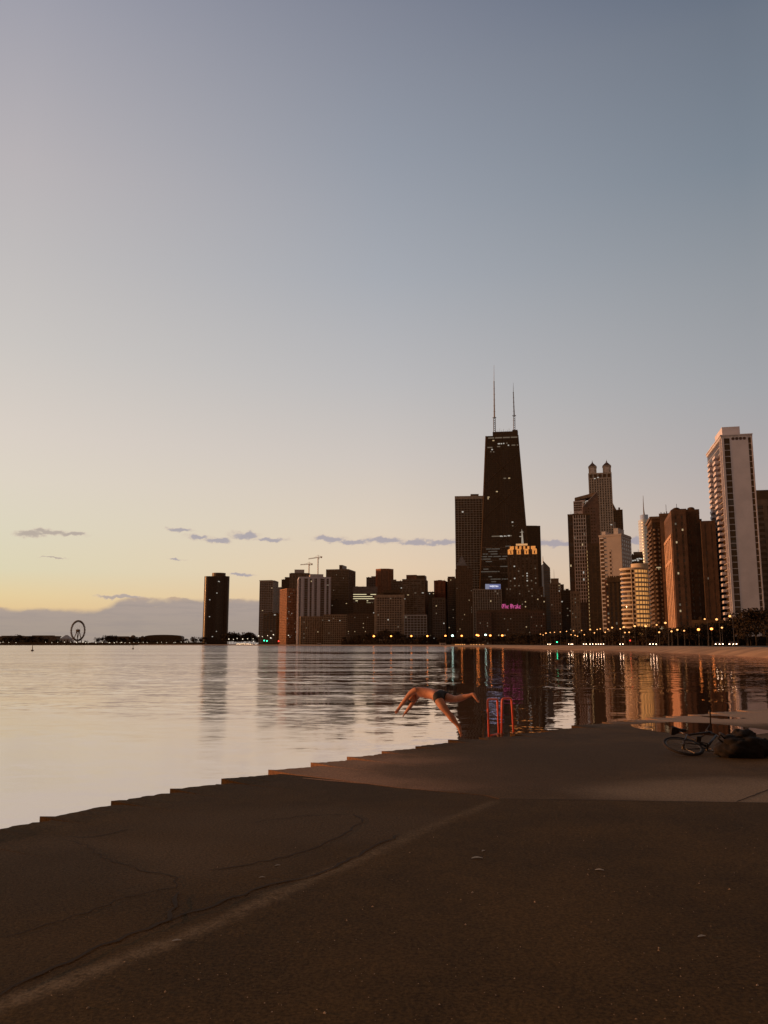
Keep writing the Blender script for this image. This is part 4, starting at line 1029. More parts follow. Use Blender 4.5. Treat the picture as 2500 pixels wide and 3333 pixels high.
# ---- right hand group
g = tower('tall dark gridded tower in front of the slanted roof building', 1848.5, 1848.5, 1920, 1674, 800, 'L', 0, 'dark', 'glass', d=30, fh=3.4, bw=2.4, pw=.35, sh=.5, par=1.5, lit=6, lo=.5, lms=('cool', 'warm', 'dimlit'))
W_ = g['w']; gb = MB()
for f in [.24 + i * .56 / 5 for i in range(6)]: gb.box(-W_/2 + f * W_ - .32, -W_/2 + f * W_ + .32, -g['d']/2 - .7, -g['d']/2 + .1, g['z1'] * .32, g['z1'] - 1.3)
for j in range(g['nf']):
    if j < g['nf'] * .33: continue
    z = g['z0'] + j * g['f']; gb.box(-W_/2 + .24 * W_, -W_/2 + .80 * W_, -g['d']/2 - .55, -g['d']/2 + .1, z - .42, z + .42)
part(g['root'], gb, 'pale_window_grid', 'gridpale')
lb = MB()
gA = tower('mottled grey brown block at the foot of the dark gridded tower', 1857, 1857, 1886, 1925, 728, 'L', 0, 'dim', 'glass2', d=20, fh=3.3, bw=3.0, pw=1.3, sh=1.5, lit=8, lms=('dimlit',))
# slanted roof building
Y = 1000; xc = lx(1905, 1640, Y); zq = lambda y: ztop(1905, y, Y) - BZ
root = empty('office_tower', (xc, Y + 15, BZ)); tag(root, 'reddish tower with a slanted top behind the gridded tower', 'building')
P_ = lambda x, y: (lx(x, y, Y) - xc, ztop(x, y, Y) - BZ)
pb = MB().xprism([(P_(1868, 1627)[0], 0), (P_(1897, 1627)[0], 0), (P_(1897, 1648)[0], P_(1897, 1648)[1]), P_(1905, 1624), P_(1868, 1628)], -10, 14)
part(root, pb, 'pale_wing', 'oneface')
wq = MB()
for r_ in range(4):
    for c_ in range(5):
        p = P_(1872 + c_ * 5.0, 1634 + r_ * 7.6); wq.box(p[0] - .8, p[0] + .8, -10.08, -9.9, p[1] - 1.0, p[1] + 1.0)
part(root, wq, 'inset_glazing', 'glass')
pb = MB().xprism([(P_(1897, 1650)[0], 0), (P_(1947, 1650)[0], 0), (P_(1947, 1640)[0], P_(1944, 1640)[1]), P_(1941, 1601), P_(1897, 1649)], -12, 8); part(root, pb, 'brick_wing', 'redbrown')
pb = MB().xprism([P_(1872, 1626), P_(1930, 1613), P_(1940, 1602), P_(1940, 1600), P_(1872, 1616)], -9, 13); part(root, pb, 'sloping_roof', 'dim')
pb = MB().xprism([P_(1897, 1649), P_(1941, 1601), P_(1941, 1599.4), P_(1896, 1647)], -12.3, 8.2); part(root, pb, 'roof_edge', 'pale')
for (xx, yy, m) in [(1903, 1632.5, 'dimlit'), (1912, 1631, 'dimlit')]:
    p = P_(xx, yy); o = litwin(root, dict(cx=0, cy=0, hw=1, hd=1, z0=0, f=3, nf=1, nb=1, bs=2, nd=1, ds=2, pw=0, sh=1), 'F', 0, 0, m); o.location = (p[0], -12.3 if xx > 1915 else -10.3, p[1]); o.scale = (4, .3, 1.2)
wq = MB()
for r_ in range(40):
    z = 8 + r_ * 4.0
    for c_ in range(5):
        xq = P_(1902 + c_ * 8.5, 1750)[0]; 
        if z < P_(1905 + c_ * 8.5, 1652 - c_ * 9)[1] - 6: wq.box(xq - .7, xq + .7, -12.08, -11.9, z, z + 1.8)
part(root, wq, 'brick_wing_glazing', 'glass')
turn(root, xc, Y, 15)
# twin turret tower
Y = 1250; xc = lx(1954, 1560, Y); P_ = lambda x, y: (lx(x, y, Y) - xc, ztop(x, y, Y) - BZ)
root = empty('skyscraper', (xc, Y + 16, BZ)); tag(root, 'stone skyscraper crowned by two pyramid roofed turrets', 'building')
mw, mg = MB(), MB(); xa, xb = P_(1918, 1539)[0], P_(1987, 1539)[0]; zt = P_(1954, 1539)[1]
gt = block(mw, mg, (xa + xb) / 2, 0, xb - xa, 32, 0, zt, 3.7, (xb - xa) / 9, 1.9, 1.4, .5, 9, base=0)
mw.box(xa - 1.2, xb + 3.0, -15.2, 16, 0, P_(1954, 1700)[1])
for f in (.1, .3, .5, .7, .9):
    x_ = xa + f * (xb - xa); mg.box(x_ - 2.2, x_ + 2.2, -16.68, -16.5, zt - 7.5, zt - 2)
part(root, mg, 'glazing', 'glass'); part(root, mw, 'facade', 'twin')
for (a_, b_, ap) in [(1918, 1942, 1930), (1961, 1986, 1972.5)]:
    p, q = P_(a_, 1520)[0], P_(b_, 1520)[0]; zz = P_(ap, 1516.7)[1]; m_ = (p + q) / 2; hwx = (q - p) / 2
    tb = MB().box(p, q, -16, -16 + (q - p), zt - .2, zz); tb.box(p - .5, q + .5, -16.5, -15.5 + (q - p), zz - 1.2, zz + .05)
    o = part(root, tb, 'turret', 'twin'); cy_ = -16 + hwx
    MB().box(m_ - hwx * .5, m_ + hwx * .5, -16.12, -15.9, zt + .5, zz - 2).build('louvre', M['pale'], o)
    rf = MB().prism([(p - .3, -16.3), (q + .3, -16.3), (q + .3, -15.7 + 2 * hwx), (p - .3, -15.7 + 2 * hwx)], zz + .05, P_(ap, 1502)[1], [(m_ - .3, cy_ - .3), (m_ + .3, cy_ - .3), (m_ + .3, cy_ + .3), (m_ - .3, cy_ + .3)])
    zt2 = P_(ap, 1502)[1]; rf.tube([(m_, cy_, zt2 - 1), (m_, cy_, P_(ap, 1494.5)[1])], [.5, .15], 5); rf.ball((m_, cy_, zt2 + .6), .9, 6, 4); rf.build('turret_roof', M['turretroof'], o)
for (xx, yy) in [(1937, 1557), (1947, 1554), (1988, 1709)]:
    p = P_(xx, yy); o = litwin(root, dict(cx=0, cy=0, hw=1, hd=1, z0=0, f=3, nf=1, nb=1, bs=2, nd=1, ds=2, pw=0, sh=1), 'F', 0, 0, 'cool'); o.location = (p[0], -16.7, p[1]); o.scale = (2.4, .3, 1.2)
turn(root, xc, 1250, 16)
# dark pyramid roof
g = tower('dark tower with a pyramid roof right of the twin turret tower', 1988, 1988, 2026, 1660, 1400, 'L', 0, 'black', 'glass', d=30, fh=4, bw=4, pw=1, sh=1.4, lit=3)
xa, xb = lx(1989, 1655, 1400) - g['root'].location.x, lx(2013, 1655, 1400) - g['root'].location.x; z = g['z1']; za = ztop(2001, 1633, 1400) - BZ
pb = MB().prism([(xa, -14), (xb, -14), (xb, 12), (xa, 12)], z - .1, za, [(xa + 4, -5), (xb - 6, -5), (xb - 6, 3), (xa + 4, 3)]); pb.tube([(xa + 3, 0, za - 3), (xa + 3, 0, za + 4)], .25, 4); part(g['root'], pb, 'pyramid_roof', 'black')
pb = MB().box(xb + 3, xb + 6, -14, -10, z - .1, z + 4); part(g['root'], pb, 'corner_turret', 'black')
# black tower with a column of gold windows
g = tower('black tower with a bright gold column of windows on its left corner', 1886, 1911, 1962, 1769, 720, 'L', -13, 'black', 'blackglass', proud=.12, fh=3.1, bw=3.4, pw=.9, sh=.9, par=2.5, pent=[(.02, .16, 7, 'dim')])
for j in range(g['nf'] - 1):
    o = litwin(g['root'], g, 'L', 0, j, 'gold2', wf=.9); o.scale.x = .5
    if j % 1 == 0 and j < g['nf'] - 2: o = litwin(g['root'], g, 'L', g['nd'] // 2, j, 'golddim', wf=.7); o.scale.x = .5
    if len(g['root'].children) > 95: break
# pale concrete tower
g = tower('pale concrete tower with blank front wall and dark windowed right side', 1950, 2021, 2053, 1737, 640, 'R', -33, 'palewall', 'palewallm', d=None, fh=3.1, bw=60, pw=0.0, sh=0, par=1.5, bwd=4,
          pent=[(.02, .2, 3, 'pale'), (.58, .78, 5.0, 'pale')])
W_, D_ = g['w'], g['d']
fb2, fb3 = MB(), MB()
nf = int(g['z1'] / 3.1)
for j in range(nf):
    z = j * g['z1'] / nf
    fb2.box(-W_/2 + .6, -W_/2 + 3.6, -D_/2 - .9, -D_/2 + .1, z, z + 1.0)
    fb3.box(W_/2 - .1, W_/2 + .12, -D_/2 + .3, D_/2 - .3, z + 2.4, z + 3.75)
    if nf * .4 < j < nf - 4: fb3.box(-W_/2 + W_ * .43, -W_/2 + W_ * .43 + 1.9, -D_/2 - .13, -D_/2 + .1, z + 2.2, z + 3.7)
part(g['root'], fb2, 'balcony_bands', 'rail'); part(g['root'], fb3, 'window_spandrels', 'palewall')
part(g['root'], MB().box(-W_/2 + .6, -W_/2 + 3.4, -D_/2 - .06, -D_/2 + .1, .5, g['z1'] - 1.8), 'glazing_strip', 'glass')
part(g['root'], MB().box(-W_/2 + W_ * .44, -W_/2 + W_ * .44 + 1.3, -D_/2 - .07, -D_/2 + .1, g['z1'] * .42, g['z1'] - 12), 'glazing_strip', 'glass')
for q in range(5): part(g['root'], MB().box(W_/2 - .1, W_/2 + .07, -D_/2 + (q + .3) * D_ / 5, -D_/2 + (q + .75) * D_ / 5, .5, g['z1'] - 1.8), 'glazing_strip', 'glass')
g['bs'] = 3; g['f'] = 3.1; g['sh'] = 1.2
tower('warm lit lower bay of reddish brick in front of the pale concrete tower', 1970, 1970, 1994, 1888, 618, 'L', 0, 'orangewing', 'glass2', d=8, fh=3.1, bw=2.6, pw=.8, sh=1.2, lit=22, lms=('dimgold', 'dimgold', 'dimlit'), lo=0)
g = tower('dark corbelled brick block left of the golden round building', 1980, 1980, 2037, 1880, 575, 'L', 0, 'dark', 'glass', d=20, fh=3.3, bw=3.2, pw=1.4, sh=1.2, par=3, lit=3)
z = g['z1']; pb = MB().box(-g['w']/2 - .9, g['w']/2 + .9, -g['d']/2 - .9, g['d']/2, z - 3.2, z + .1)
for k in range(9): xq = -g['w']/2 + k * g['w'] / 8; pb.box(xq - .5, xq + .5, -g['d']/2 - .7, -g['d']/2 + 1, z, z + 1.1)
part(g['root'], pb, 'cornice', 'dark')
for k in range(2): 
    xq = g['w'] * (.3 + .12 * k); part(g['root'], MB().box(xq, xq + 1.0, -g['d']/2 - .6, -g['d']/2 - .35, 2, 26), 'lit_strip_window', 'dimgold')

# golden round building
Y = 520; xL, xR = lx(2032, 1860, Y), lx(2121, 1860, Y); Rr = (xR - xL) / 2 * 1.0; xc = (xL + xR) / 2
zt = ztop(2060, 1851, Y) - BZ
root = empty('apartment_building', (xc, Y + Rr, BZ)); tag(root, 'round drum shaped building, sunrise gold put into its rows of windows as glow', 'building')
N_ = 48; circ = lambda r_: [(r_ * math.cos(2 * math.pi * k / N_), r_ * math.sin(2 * math.pi * k / N_)) for k in range(N_)]
part(root, MB().prism(circ(Rr - .5), 0, zt - .5), 'glazing', 'glass2', True)
wl = MB(); nf = 17; f = zt / nf
for k in range(nf + 1): wl.prism(circ(Rr), k * f - (.55 if k else 0), k * f + .5)
pier_angles = []
for k in range(9):
    t = R(-118 + k * 14.0); pier_angles.append(t)
    c_, s_ = math.cos(t), math.sin(t); wl.tube([(c_ * (Rr - .05), s_ * (Rr - .05), 0), (c_ * (Rr - .05), s_ * (Rr - .05), zt - .4)], .26, 6)
part(root, wl, 'facade', 'cream')
part(root, MB().prism(circ(Rr + .35), zt + .02, zt + .8), 'roof_slab', 'cream')
p0, p1 = lx(2056, 1845, Y + Rr) - xc, lx(2117, 1845, Y + Rr) - xc
part(root, MB().prism([((p0 + p1) / 2 + x * .72, y * .72) for x, y in circ(Rr)], zt + .8, ztop(2085, 1836, Y + Rr) - BZ), 'roof_drum', 'cream')
wm = bpy.data.meshes.new('lit_window'); 
for j in range(1, nf):
    for k in range(6 if j < nf - 1 else 5):
        t = pier_angles[k + 1] + R(7)
        if t > R(-14): continue
        gg = dict(cx=0, cy=0, hw=1, hd=1, z0=0, f=3, nf=1, nb=1, bs=2, nd=1, ds=2, pw=0, sh=1)
        o = litwin(root, gg, 'F', 0, 0, 'gold'); o.location = (math.cos(t) * (Rr - .42), math.sin(t) * (Rr - .42), (j + .5) * f)  # pane glow stands in for sunrise on the glazing
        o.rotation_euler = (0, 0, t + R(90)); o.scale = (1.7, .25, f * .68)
tower('dark office with a row of bright windows behind the golden round building', 2050, 2050, 2092, 1806, 720, 'L', 0, 'black', 'glass', d=20, fh=3.5, bw=3, pw=.5, sh=1.2, pent=[(.3, 1.0, 2.5, 'dim')], lit=0)
gl_ = bpy.data.objects[col.objects[-1].name].parent
for xx, yy in [(2055, 1826), (2061, 1825), (2068, 1824), (2075, 1820), (2082, 1819), (2077, 1825), (2088, 1820)]:
    p = px(xx, yy, 719.6); gg = dict(cx=0, cy=0, hw=1, hd=1, z0=0, f=3, nf=1, nb=1, bs=2, nd=1, ds=2, pw=0, sh=1)
    o = litwin(gl_, gg, 'F', 0, 0, 'cool'); q = Matrix.Rotation(-gl_.rotation_euler.z, 3, 'Z') @ (p - gl_.location); o.location = (q.x, -gl_['d'] / 2 - .3, q.z); o.scale = (1.5, .3, 1.0)
# far silvery tower
Y = 2400; xc = lx(2104, 1690, Y); P_ = lambda x, y: (lx(x, y, Y) - xc, ztop(x, y, Y) - BZ)
root = empty('skyscraper', (xc, Y + 25, BZ)); tag(root, 'far silvery glass skyscraper with rounded tiers and a tall needle spire', 'building')
def rr_box(x0, x1, y0, y1, r_, n=5):
    out = []
    for (cx_, cy_, a0_) in [(x1 - r_, y1 - r_, 0), (x0 + r_, y1 - r_, 90), (x0 + r_, y0 + r_, 180), (x1 - r_, y0 + r_, 270)]:
        for k in range(n): t = R(a0_ + 90 * k / (n - 1)); out.append((cx_ + r_ * math.cos(t), cy_ + r_ * math.sin(t)))
    return out
a_, b_ = P_(2095, 1675)[0], P_(2117.5, 1675)[0]; part(root, MB().prism(rr_box(a_, b_, -10, 18, 8), 0, P_(2106, 1672)[1]), 'upper_tier', 'silver', True)
a2 = P_(2090, 1690)[0]; part(root, MB().prism(rr_box(a2, b_ - 2, -22, 20, 8), 0, P_(2100, 1689)[1]), 'lower_tier', 'silverwarm', True)
fz = MB(); zz = P_(2100, 1689)[1]
for k in range(40): fz.prism(rr_box(a2 - .4, b_ - 1.6, -22.4, 20.4, 8), 8 + k * zz / 41, 8 + k * zz / 41 + 1.2)
part(root, fz, 'floor_band', 'silver')
xm_ = (a_ + b_) / 2; part(root, MB().tube([(xm_, 2, P_(2106, 1673)[1]), (P_(2104.5, 1660)[0], 2, P_(2106, 1650)[1]), (P_(2102.5, 1608)[0], 2, P_(2103, 1608)[1])], [2.6, 1.4, .5], 6), 'spire', 'steel')

# scalloped balcony tower
g = tower('brown apartment tower with scalloped balconies right of the golden round building', 2107, 2122, 2149, 1689, 480, 'L', -13, 'brown', 'glass', fh=2.9, bw=6, pw=.5, sh=.45, par=2.0, lit=2, lms=('warm',))
W_, D_, z = g['w'], g['d'], g['z1']; nf = 26; fl = (z - 7) / nf
part(g['root'], MB().box(-W_/2 - 1.4, W_/2 + .5, -D_/2 - 1.4, D_/2 + .5, z - .05, z + 1.2), 'roof_slab', 'dim')
bal = MB(); n_ = 8
def scallop(mb, w_, dep, h):
    o_ = [(-w_/2, 0.0)] + [(-w_/2 + w_ * k / n_, -dep * (0.45 + .55 * math.sin(math.pi * k / n_))) for k in range(n_ + 1)] + [(w_/2, 0.0)]
    mb.prism(o_[::-1][::-1], -.12, .12)
    for k in range(len(o_) - 1):
        (xa_, ya_), (xb_, yb_) = o_[k], o_[k + 1]; b0_ = len(mb.v)
        mb.v += [(xa_, ya_, .12), (xb_, yb_, .12), (xb_, yb_, h), (xa_, ya_, h), (xa_ * .94, ya_ * .9, .12), (xb_ * .94, yb_ * .9, .12), (xb_ * .94, yb_ * .9, h), (xa_ * .94, ya_ * .9, h)]
        mb.f += [(b0_, b0_+1, b0_+2, b0_+3), (b0_+5, b0_+4, b0_+7, b0_+6), (b0_+3, b0_+2, b0_+6, b0_+7)]
scallop(bal, W_ * .42, 1.5, 1.05); proto = None
for j in range(nf - 1):
    for face, u in (('F', .27), ('F', .77), ('L', .3), ('L', .75)):
        if proto is None: o = bal.build('balcony', M['balc'], g['root']); proto = o
        else: o = proto.copy(); col.objects.link(o); o.parent = g['root']
        zz = 5 + j * fl
        if face == 'F': o.location = (-W_/2 + u * W_, -D_/2 - .05, zz)
        else: o.location = (-W_/2 - .05, -D_/2 + u * D_, zz); o.rotation_euler = (0, 0, R(-90)); o.scale = (D_ / W_ , 1, 1)
tower('plain brown concrete slab between the scalloped tower and the big brick tower', 2147, 2147, 2178, 1672, 462, 'L', -8, 'slabbrown', 'slabbrown', d=18, fh=3, bw=40, pw=0, sh=0, par=1.5)
# big brick tower
Y = 420
g = tower('big dark brick apartment tower with its left side lit orange', 2161, 2186, 2229, 1660, Y, 'L', -14, 'bigbrick', 'glass', fh=3.2, bw=3.3, pw=2.0, sh=1.7, par=2.5, lit=7, lms=('dimlit', 'warm', 'dimlit'), bwd=2.6)
root = g['root']; W_, D_, z = g['w'], g['d'], g['z1']
mw, mg = MB(), MB(); s = W_ / 43.0      # metres per pixel of front
block(mw, mg, W_/2 + 25 * s, 4, 50 * s - .8, D_, 0, z + .5, 3.2, 3.4, 2.3, 1.7, .3, 2.5)
g2_ = block(mw, mg, W_/2 + 50 * s + 21 * s, -1, 42 * s, D_, 0, ztop(2295, 1700, Y) - BZ, 3.2, 3.4, 2.3, 1.7, .3, 2)
part(root, mg, 'wing_glazing', 'glass'); part(root, mw, 'wing', 'darkbrick')
sprinkle(root, g2_, 4, 'F', ('dimlit',))
rt = MB(); rt.box(-W_/2 + 1, W_/2 + 12 * s, -D_*.3, D_*.3, z - .1, z + 1.8)
for (xx, r_) in [(2216, 2.0), (2266, 1.9)]:
    xq = (xx - 2207.5) * s; rt.tube([(xq, 0, z + .2), (xq, 0, z + 3.6)], r_, 12); rt.ball((xq, 0, z + 3.6), r_, 12, 6, (1, 1, .5))
for (xa_, xb_, h) in [(2196, 2205, 2.6), (2225, 2232, 2.2), (2237, 2247, 3.2), (2254, 2262, 2.0), (2270, 2277, 1.7)]: rt.box((xa_ - 2207.5) * s, (xb_ - 2207.5) * s, -2, 3, z, z + h)
part(root, rt, 'roof_tanks', 'roof')
part(root, MB().box(W_/2 + 52 * s, W_/2 + 68 * s, -4, 5, ztop(2295, 1700, Y) - BZ - .1, ztop(2290, 1676, Y) - BZ), 'penthouse', 'darkbrick')
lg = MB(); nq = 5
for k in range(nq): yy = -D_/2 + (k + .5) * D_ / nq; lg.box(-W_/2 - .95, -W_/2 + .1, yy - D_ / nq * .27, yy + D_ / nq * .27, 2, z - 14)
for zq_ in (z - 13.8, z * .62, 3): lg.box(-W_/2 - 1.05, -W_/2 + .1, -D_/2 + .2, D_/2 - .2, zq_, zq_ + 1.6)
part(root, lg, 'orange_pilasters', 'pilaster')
tower('narrow dark block behind the right wing of the big brick tower', 2316, 2316, 2330, 1816, 640, 'L', 0, 'black', 'glass', d=20)

# white slab tower with balconies
Y = 400
g = tower('white slab tower with a blank front wall and stacked balconies', 2301.7, 2347.5, 2446, 1419.5, Y, 'L', -12.4, 'whiteslab', 'glass', d=43, fh=3.05, bw=80, pw=0.0, sh=0.3, proud=.3, par=1.2, sproud=.06, bwd=43)
root = g['root']; W_, D_, z = g['w'], g['d'], g['z1']
fx = lambda xx: -W_/2 + (xx - 2347.5) / 98.5 * W_
wl = MB(); wl.box(fx(2374), fx(2434), -D_/2 - .35, -D_/2 + .2, 0, z - .5); part(root, wl, 'blank_wall', 'white')
fn = MB()
for xx in (2347.8, 2350.6, 2353.2): fn.box(fx(xx) - .12, fx(xx) + .22, -D_/2 - .5, -D_/2 + .2, 0, z - 1)
fn.box(W_/2 - .3, W_/2 + .25, -D_/2 - .5, -D_/2 + .2, 0, z - 1)
for k in range(3): fn.box(-W_/2 - .5, -W_/2 + .1, -D_/2 + .8 + k * 1.5, -D_/2 + 1.1 + k * 1.5, 0, z - 1)
part(root, fn, 'white_fins', 'white')
part(root, MB().box(-W_/2 - .7, W_/2 + .5, -D_/2 - .7, D_/2 + .5, z + .02, z + .5), 'roof_slab', 'white')
pb = MB().box(fx(2358), fx(2417), -D_*.38, D_*.1, z + .5, ztop(2380, 1396, Y + 8) - BZ); part(root, pb, 'penthouse', 'white')
part(root, MB().box(fx(2399), fx(2404), -D_*.2, -D_*.1, ztop(2380, 1396, Y + 8) - BZ - .1, ztop(2380, 1389, Y + 8) - BZ), 'chimney', 'roof')
part(root, MB().box(-W_/2 + 1, -W_/2 + 5, D_*.2, D_*.42, z + .45, z + 3.0), 'stair_head', 'white')
for k in range(4):
    xq = fx(2385 + k * 12.3); zq_ = ztop(2400, 1430.5, Y) - BZ
    b = MB(); pts = [(xq + .75 * math.cos(2*math.pi*i/16), zq_ + .75 * math.sin(2*math.pi*i/16)) for i in range(16)]; b.xprism(pts, -D_/2 - .45, -D_/2 - .2); part(root, b, 'round_vent', 'vent')
    b.__init__()
nf = 33; fl = (z - 10) / nf; proto = None
for j in range(nf):
    for u in (.30, .68):
        if proto is None:
            b = MB(); b.box(-2.0, 0, -3.6, 3.6, -.15, .12); b.box(-2.0, -1.85, -3.6, 3.6, .12, 1.15); b.box(-1.85, 0, -3.6, -3.45, .12, 1.15); b.box(-1.85, 0, 3.45, 3.6, .12, 1.15)
            o = b.build('balcony', M['white'], root); proto = o
        else: o = proto.copy(); col.objects.link(o); o.parent = root
        o.location = (-W_/2 - .06, -D_/2 + u * D_, 4 + j * fl)
sprinkle(root, dict(g, bs=W_ * .2, nb=2, nf=30, f=3), 0)
g = tower('dark tower with pale columns cut off by the right edge of the view', 2453, 2454, 2560, 1627, 470, 'L', -12, 'dim', 'glass', d=20, fh=3.3, bw=6, pw=2.2, sh=1.6, par=3, lit=4, lms=('dimlit', 'cool'))
part(g['root'], MB().box(-g['w']*.46, g['w']*.5, -8, 8, g['z1'] - .1, ztop(2470, 1594, 470) - BZ), 'penthouse', 'black')
tower('dark low building with small lit windows under the white slab tower', 2255, 2255, 2352, 2018, 400, 'L', 0, 'dark', 'glass', d=12, fh=3.4, bw=4, pw=1.5, sh=1.5, lit=3, lms=('dimlit',))

# cranes
def crane(x, yt, yb, ja, jb, jy0, jy1, Y, label):
    b0_ = px(x, 2060, Y); root = empty('tower_crane', (b0_.x, Y, BZ)); tag(root, label, 'crane', 'cranes over the left skyline')
    zt_ = ztop(x, yt, Y) - BZ; zj = ztop(x, (jy0 + jy1) / 2, Y) - BZ; s_ = 1.1
    m = MB()
    for dx_ in (-s_, s_):
        for dy_ in (-s_, s_): m.tube([(dx_, dy_, 0), (dx_, dy_, zj)], .42, 4)
    k = 0
    while k * 3.0 < zj: m.tube([(-s_, -s_, k * 3.0), (s_, -s_, k * 3.0 + 3)], .25, 4); k += 1
    part(root, m, 'mast', 'crane')
    xa_, xb_ = px(ja, jy0, Y), px(jb, jy1, Y)
    j = MB(); A = Vector((xa_.x - b0_.x, 0, xa_.z - BZ)); Bq = Vector((xb_.x - b0_.x, 0, xb_.z - BZ))
    for q in ((0, -1), (0, 1), (1.6, 0)): j.tube([A + Vector((0, q[1], q[0])), Bq + Vector((0, q[1], q[0]))], .38, 4)
    for k in range(16): j.tube([A.lerp(Bq, k / 16) + Vector((0, -1, 0)), A.lerp(Bq, (k + .5) / 16) + Vector((0, 0, 1.6))], .2, 4)
    part(root, j, 'jib', 'crane')
    h = MB(); top_ = (0, 0, zt_); h.tube([(0, 0, zj), top_], .5, 4); h.tube([top_, A.lerp(Vector((0, 0, zj)), .45)], .16, 4); h.tube([top_, Bq], .16, 4); part(root, h, 'tower_head', 'crane')
    part(root, MB().box(Bq.x - 4, Bq.x - .5, -1.5, 1.5, Bq.z - 2.6, Bq.z + .4), 'counterweight', 'crane'); part(root, MB().box(.9, 3.0, -1.2, 1.0, zj - 2.8, zj - .3), 'cab', 'crane')
crane(1003, 1829, 2060, 978, 1018, 1839, 1836, 2100, 'lower and left of two orange tower cranes behind the striped tower')
crane(1032.5, 1806, 2060, 1004, 1049, 1820, 1813, 2100, 'taller and right of two orange tower cranes behind the striped tower')

# ================================================================ FAR LEFT PIER
M['leafdark'] = mat('dark_foliage', (0.038, 0.021, 0.008), 0.95, 0.45, 0.6)
M['leafmid'] = mat('brown_green_foliage', (0.044, 0.025, 0.010), 0.95, 0.45, 0.6)
M['bark'] = mat('bark', (0.05, 0.032, 0.02), 0.95, 0.3, 2)
def tree_proto(name, h, cw, seed, leaf=0.45, nleaf=800, trunk_h=None, m='leafdark', spread=1.0, squash=0.8):
    rr = random.Random(seed); root = empty(name, (0, 0, 0))
    trunk_h = trunk_h or h * .3
    tb = MB(); tb.tube([(0, 0, -.3), (.05, .02, trunk_h * .6), (0.1, 0, trunk_h), (.0, .1, h * .72)], [h*.024, h*.018, h*.015, h*.005], 7)
    cl = []
    for k in range(9):
        a = rr.uniform(0, 6.28); r_ = cw * rr.uniform(.12, .38) * spread; z = trunk_h + (h - trunk_h) * rr.uniform(.15, .85)
        r_ *= 1.15 - 0.6 * abs((z - trunk_h) / (h - trunk_h) - .4)
        c_ = Vector((r_ * math.cos(a), r_ * math.sin(a), z)); cl.append((c_, cw * rr.uniform(.16, .27)))
        tb.tube([(0.05, 0, trunk_h * rr.uniform(.7, 1.1)), c_ * .55 + Vector((0, 0, c_.z * .40)), c_], [h*.010, h*.007, h*.003], 5)
    cl.append((Vector((0, 0, h * .86)), cw * .22))
    tb.build('trunk', M['bark'], root, True)
    lb = MB()
    for k in range(nleaf):
        c_, r_ = rr.choice(cl)
        d = Vector((rr.gauss(0, 1), rr.gauss(0, 1), rr.gauss(0, 1))).normalized() * r_ * (rr.random() ** .45)
        p = c_ + Vector((d.x, d.y, d.z * squash))
        n_ = Vector((rr.gauss(0, 1), rr.gauss(0, 1), rr.gauss(0, 1))).normalized(); u = n_.orthogonal().normalized(); v = n_.cross(u); s_ = leaf * rr.uniform(.5, 1.2)
        b0_ = len(lb.v); lb.v += [tuple(p - u * s_), tuple(p - v * s_ * .6 + u * .1), tuple(p + u * s_), tuple(p + v * s_ * .6)]; lb.f.append((b0_, b0_+1, b0_+2, b0_+3))
    lb.build('crown', M[m], root); root['h'] = h
    return root
def put(proto, x, y, z, s, rz, label, cat, group, used={}):
    if proto.name not in used: used[proto.name] = 1; o = proto
    else: o = copy_tree(proto)
    o.location = (x, y, z); o.scale = (s, s, s); o.rotation_euler = (0, 0, rz)
    tag(o, label, cat, group); return o
TP = [tree_proto('broadleaf_tree', 10, 9, 1), tree_proto('broadleaf_tree', 10, 11, 2, m='leafmid'), tree_proto('broadleaf_tree', 10, 8, 3), tree_proto('broadleaf_tree', 10, 12, 4, squash=.65)]
FT = [tree_proto('broadleaf_tree', 10, 12, 11, .8, 320), tree_proto('broadleaf_tree', 10, 15, 12, .8, 360, squash=.6)]
rt_ = random.Random(21)
Yp = 2250
def pxw(x, y, Y): return px(x, y, Y)
# long breakwater in front of the pier
bw_ = MB(); a_, b_ = pxw(-60, 2100, 1900), pxw(446, 2100, 1900)
bw_.box(a_.x, b_.x, 1900, 1912, -1.2, 1.2); bw_.box(a_.x, b_.x - 90, 1903, 1909, 1.19, 2.0)
tag(bw_.build('breakwater', M['dark']), 'long low dark breakwater wall lying across the water at far left', 'breakwater')
a_, b_ = pxw(-80, 2100, 2100), pxw(760, 2100, 2100)
pr = MB(); pr.box(px(-60, 2100, 2200).x, px(668, 2100, 2200).x, 2200, 2216, -1.2, 6.6)
for k in range(36): q = px(-40 + 19.6 * k, 2100, 2199).x; pr.box(q - 1, q + 1, 2198.8, 2200.1, -1.2, 6.4)
tag(pr.build('pier', M['dark']), 'long dark pier wall on piles running under the ferris wheel and the far trees', 'pier')
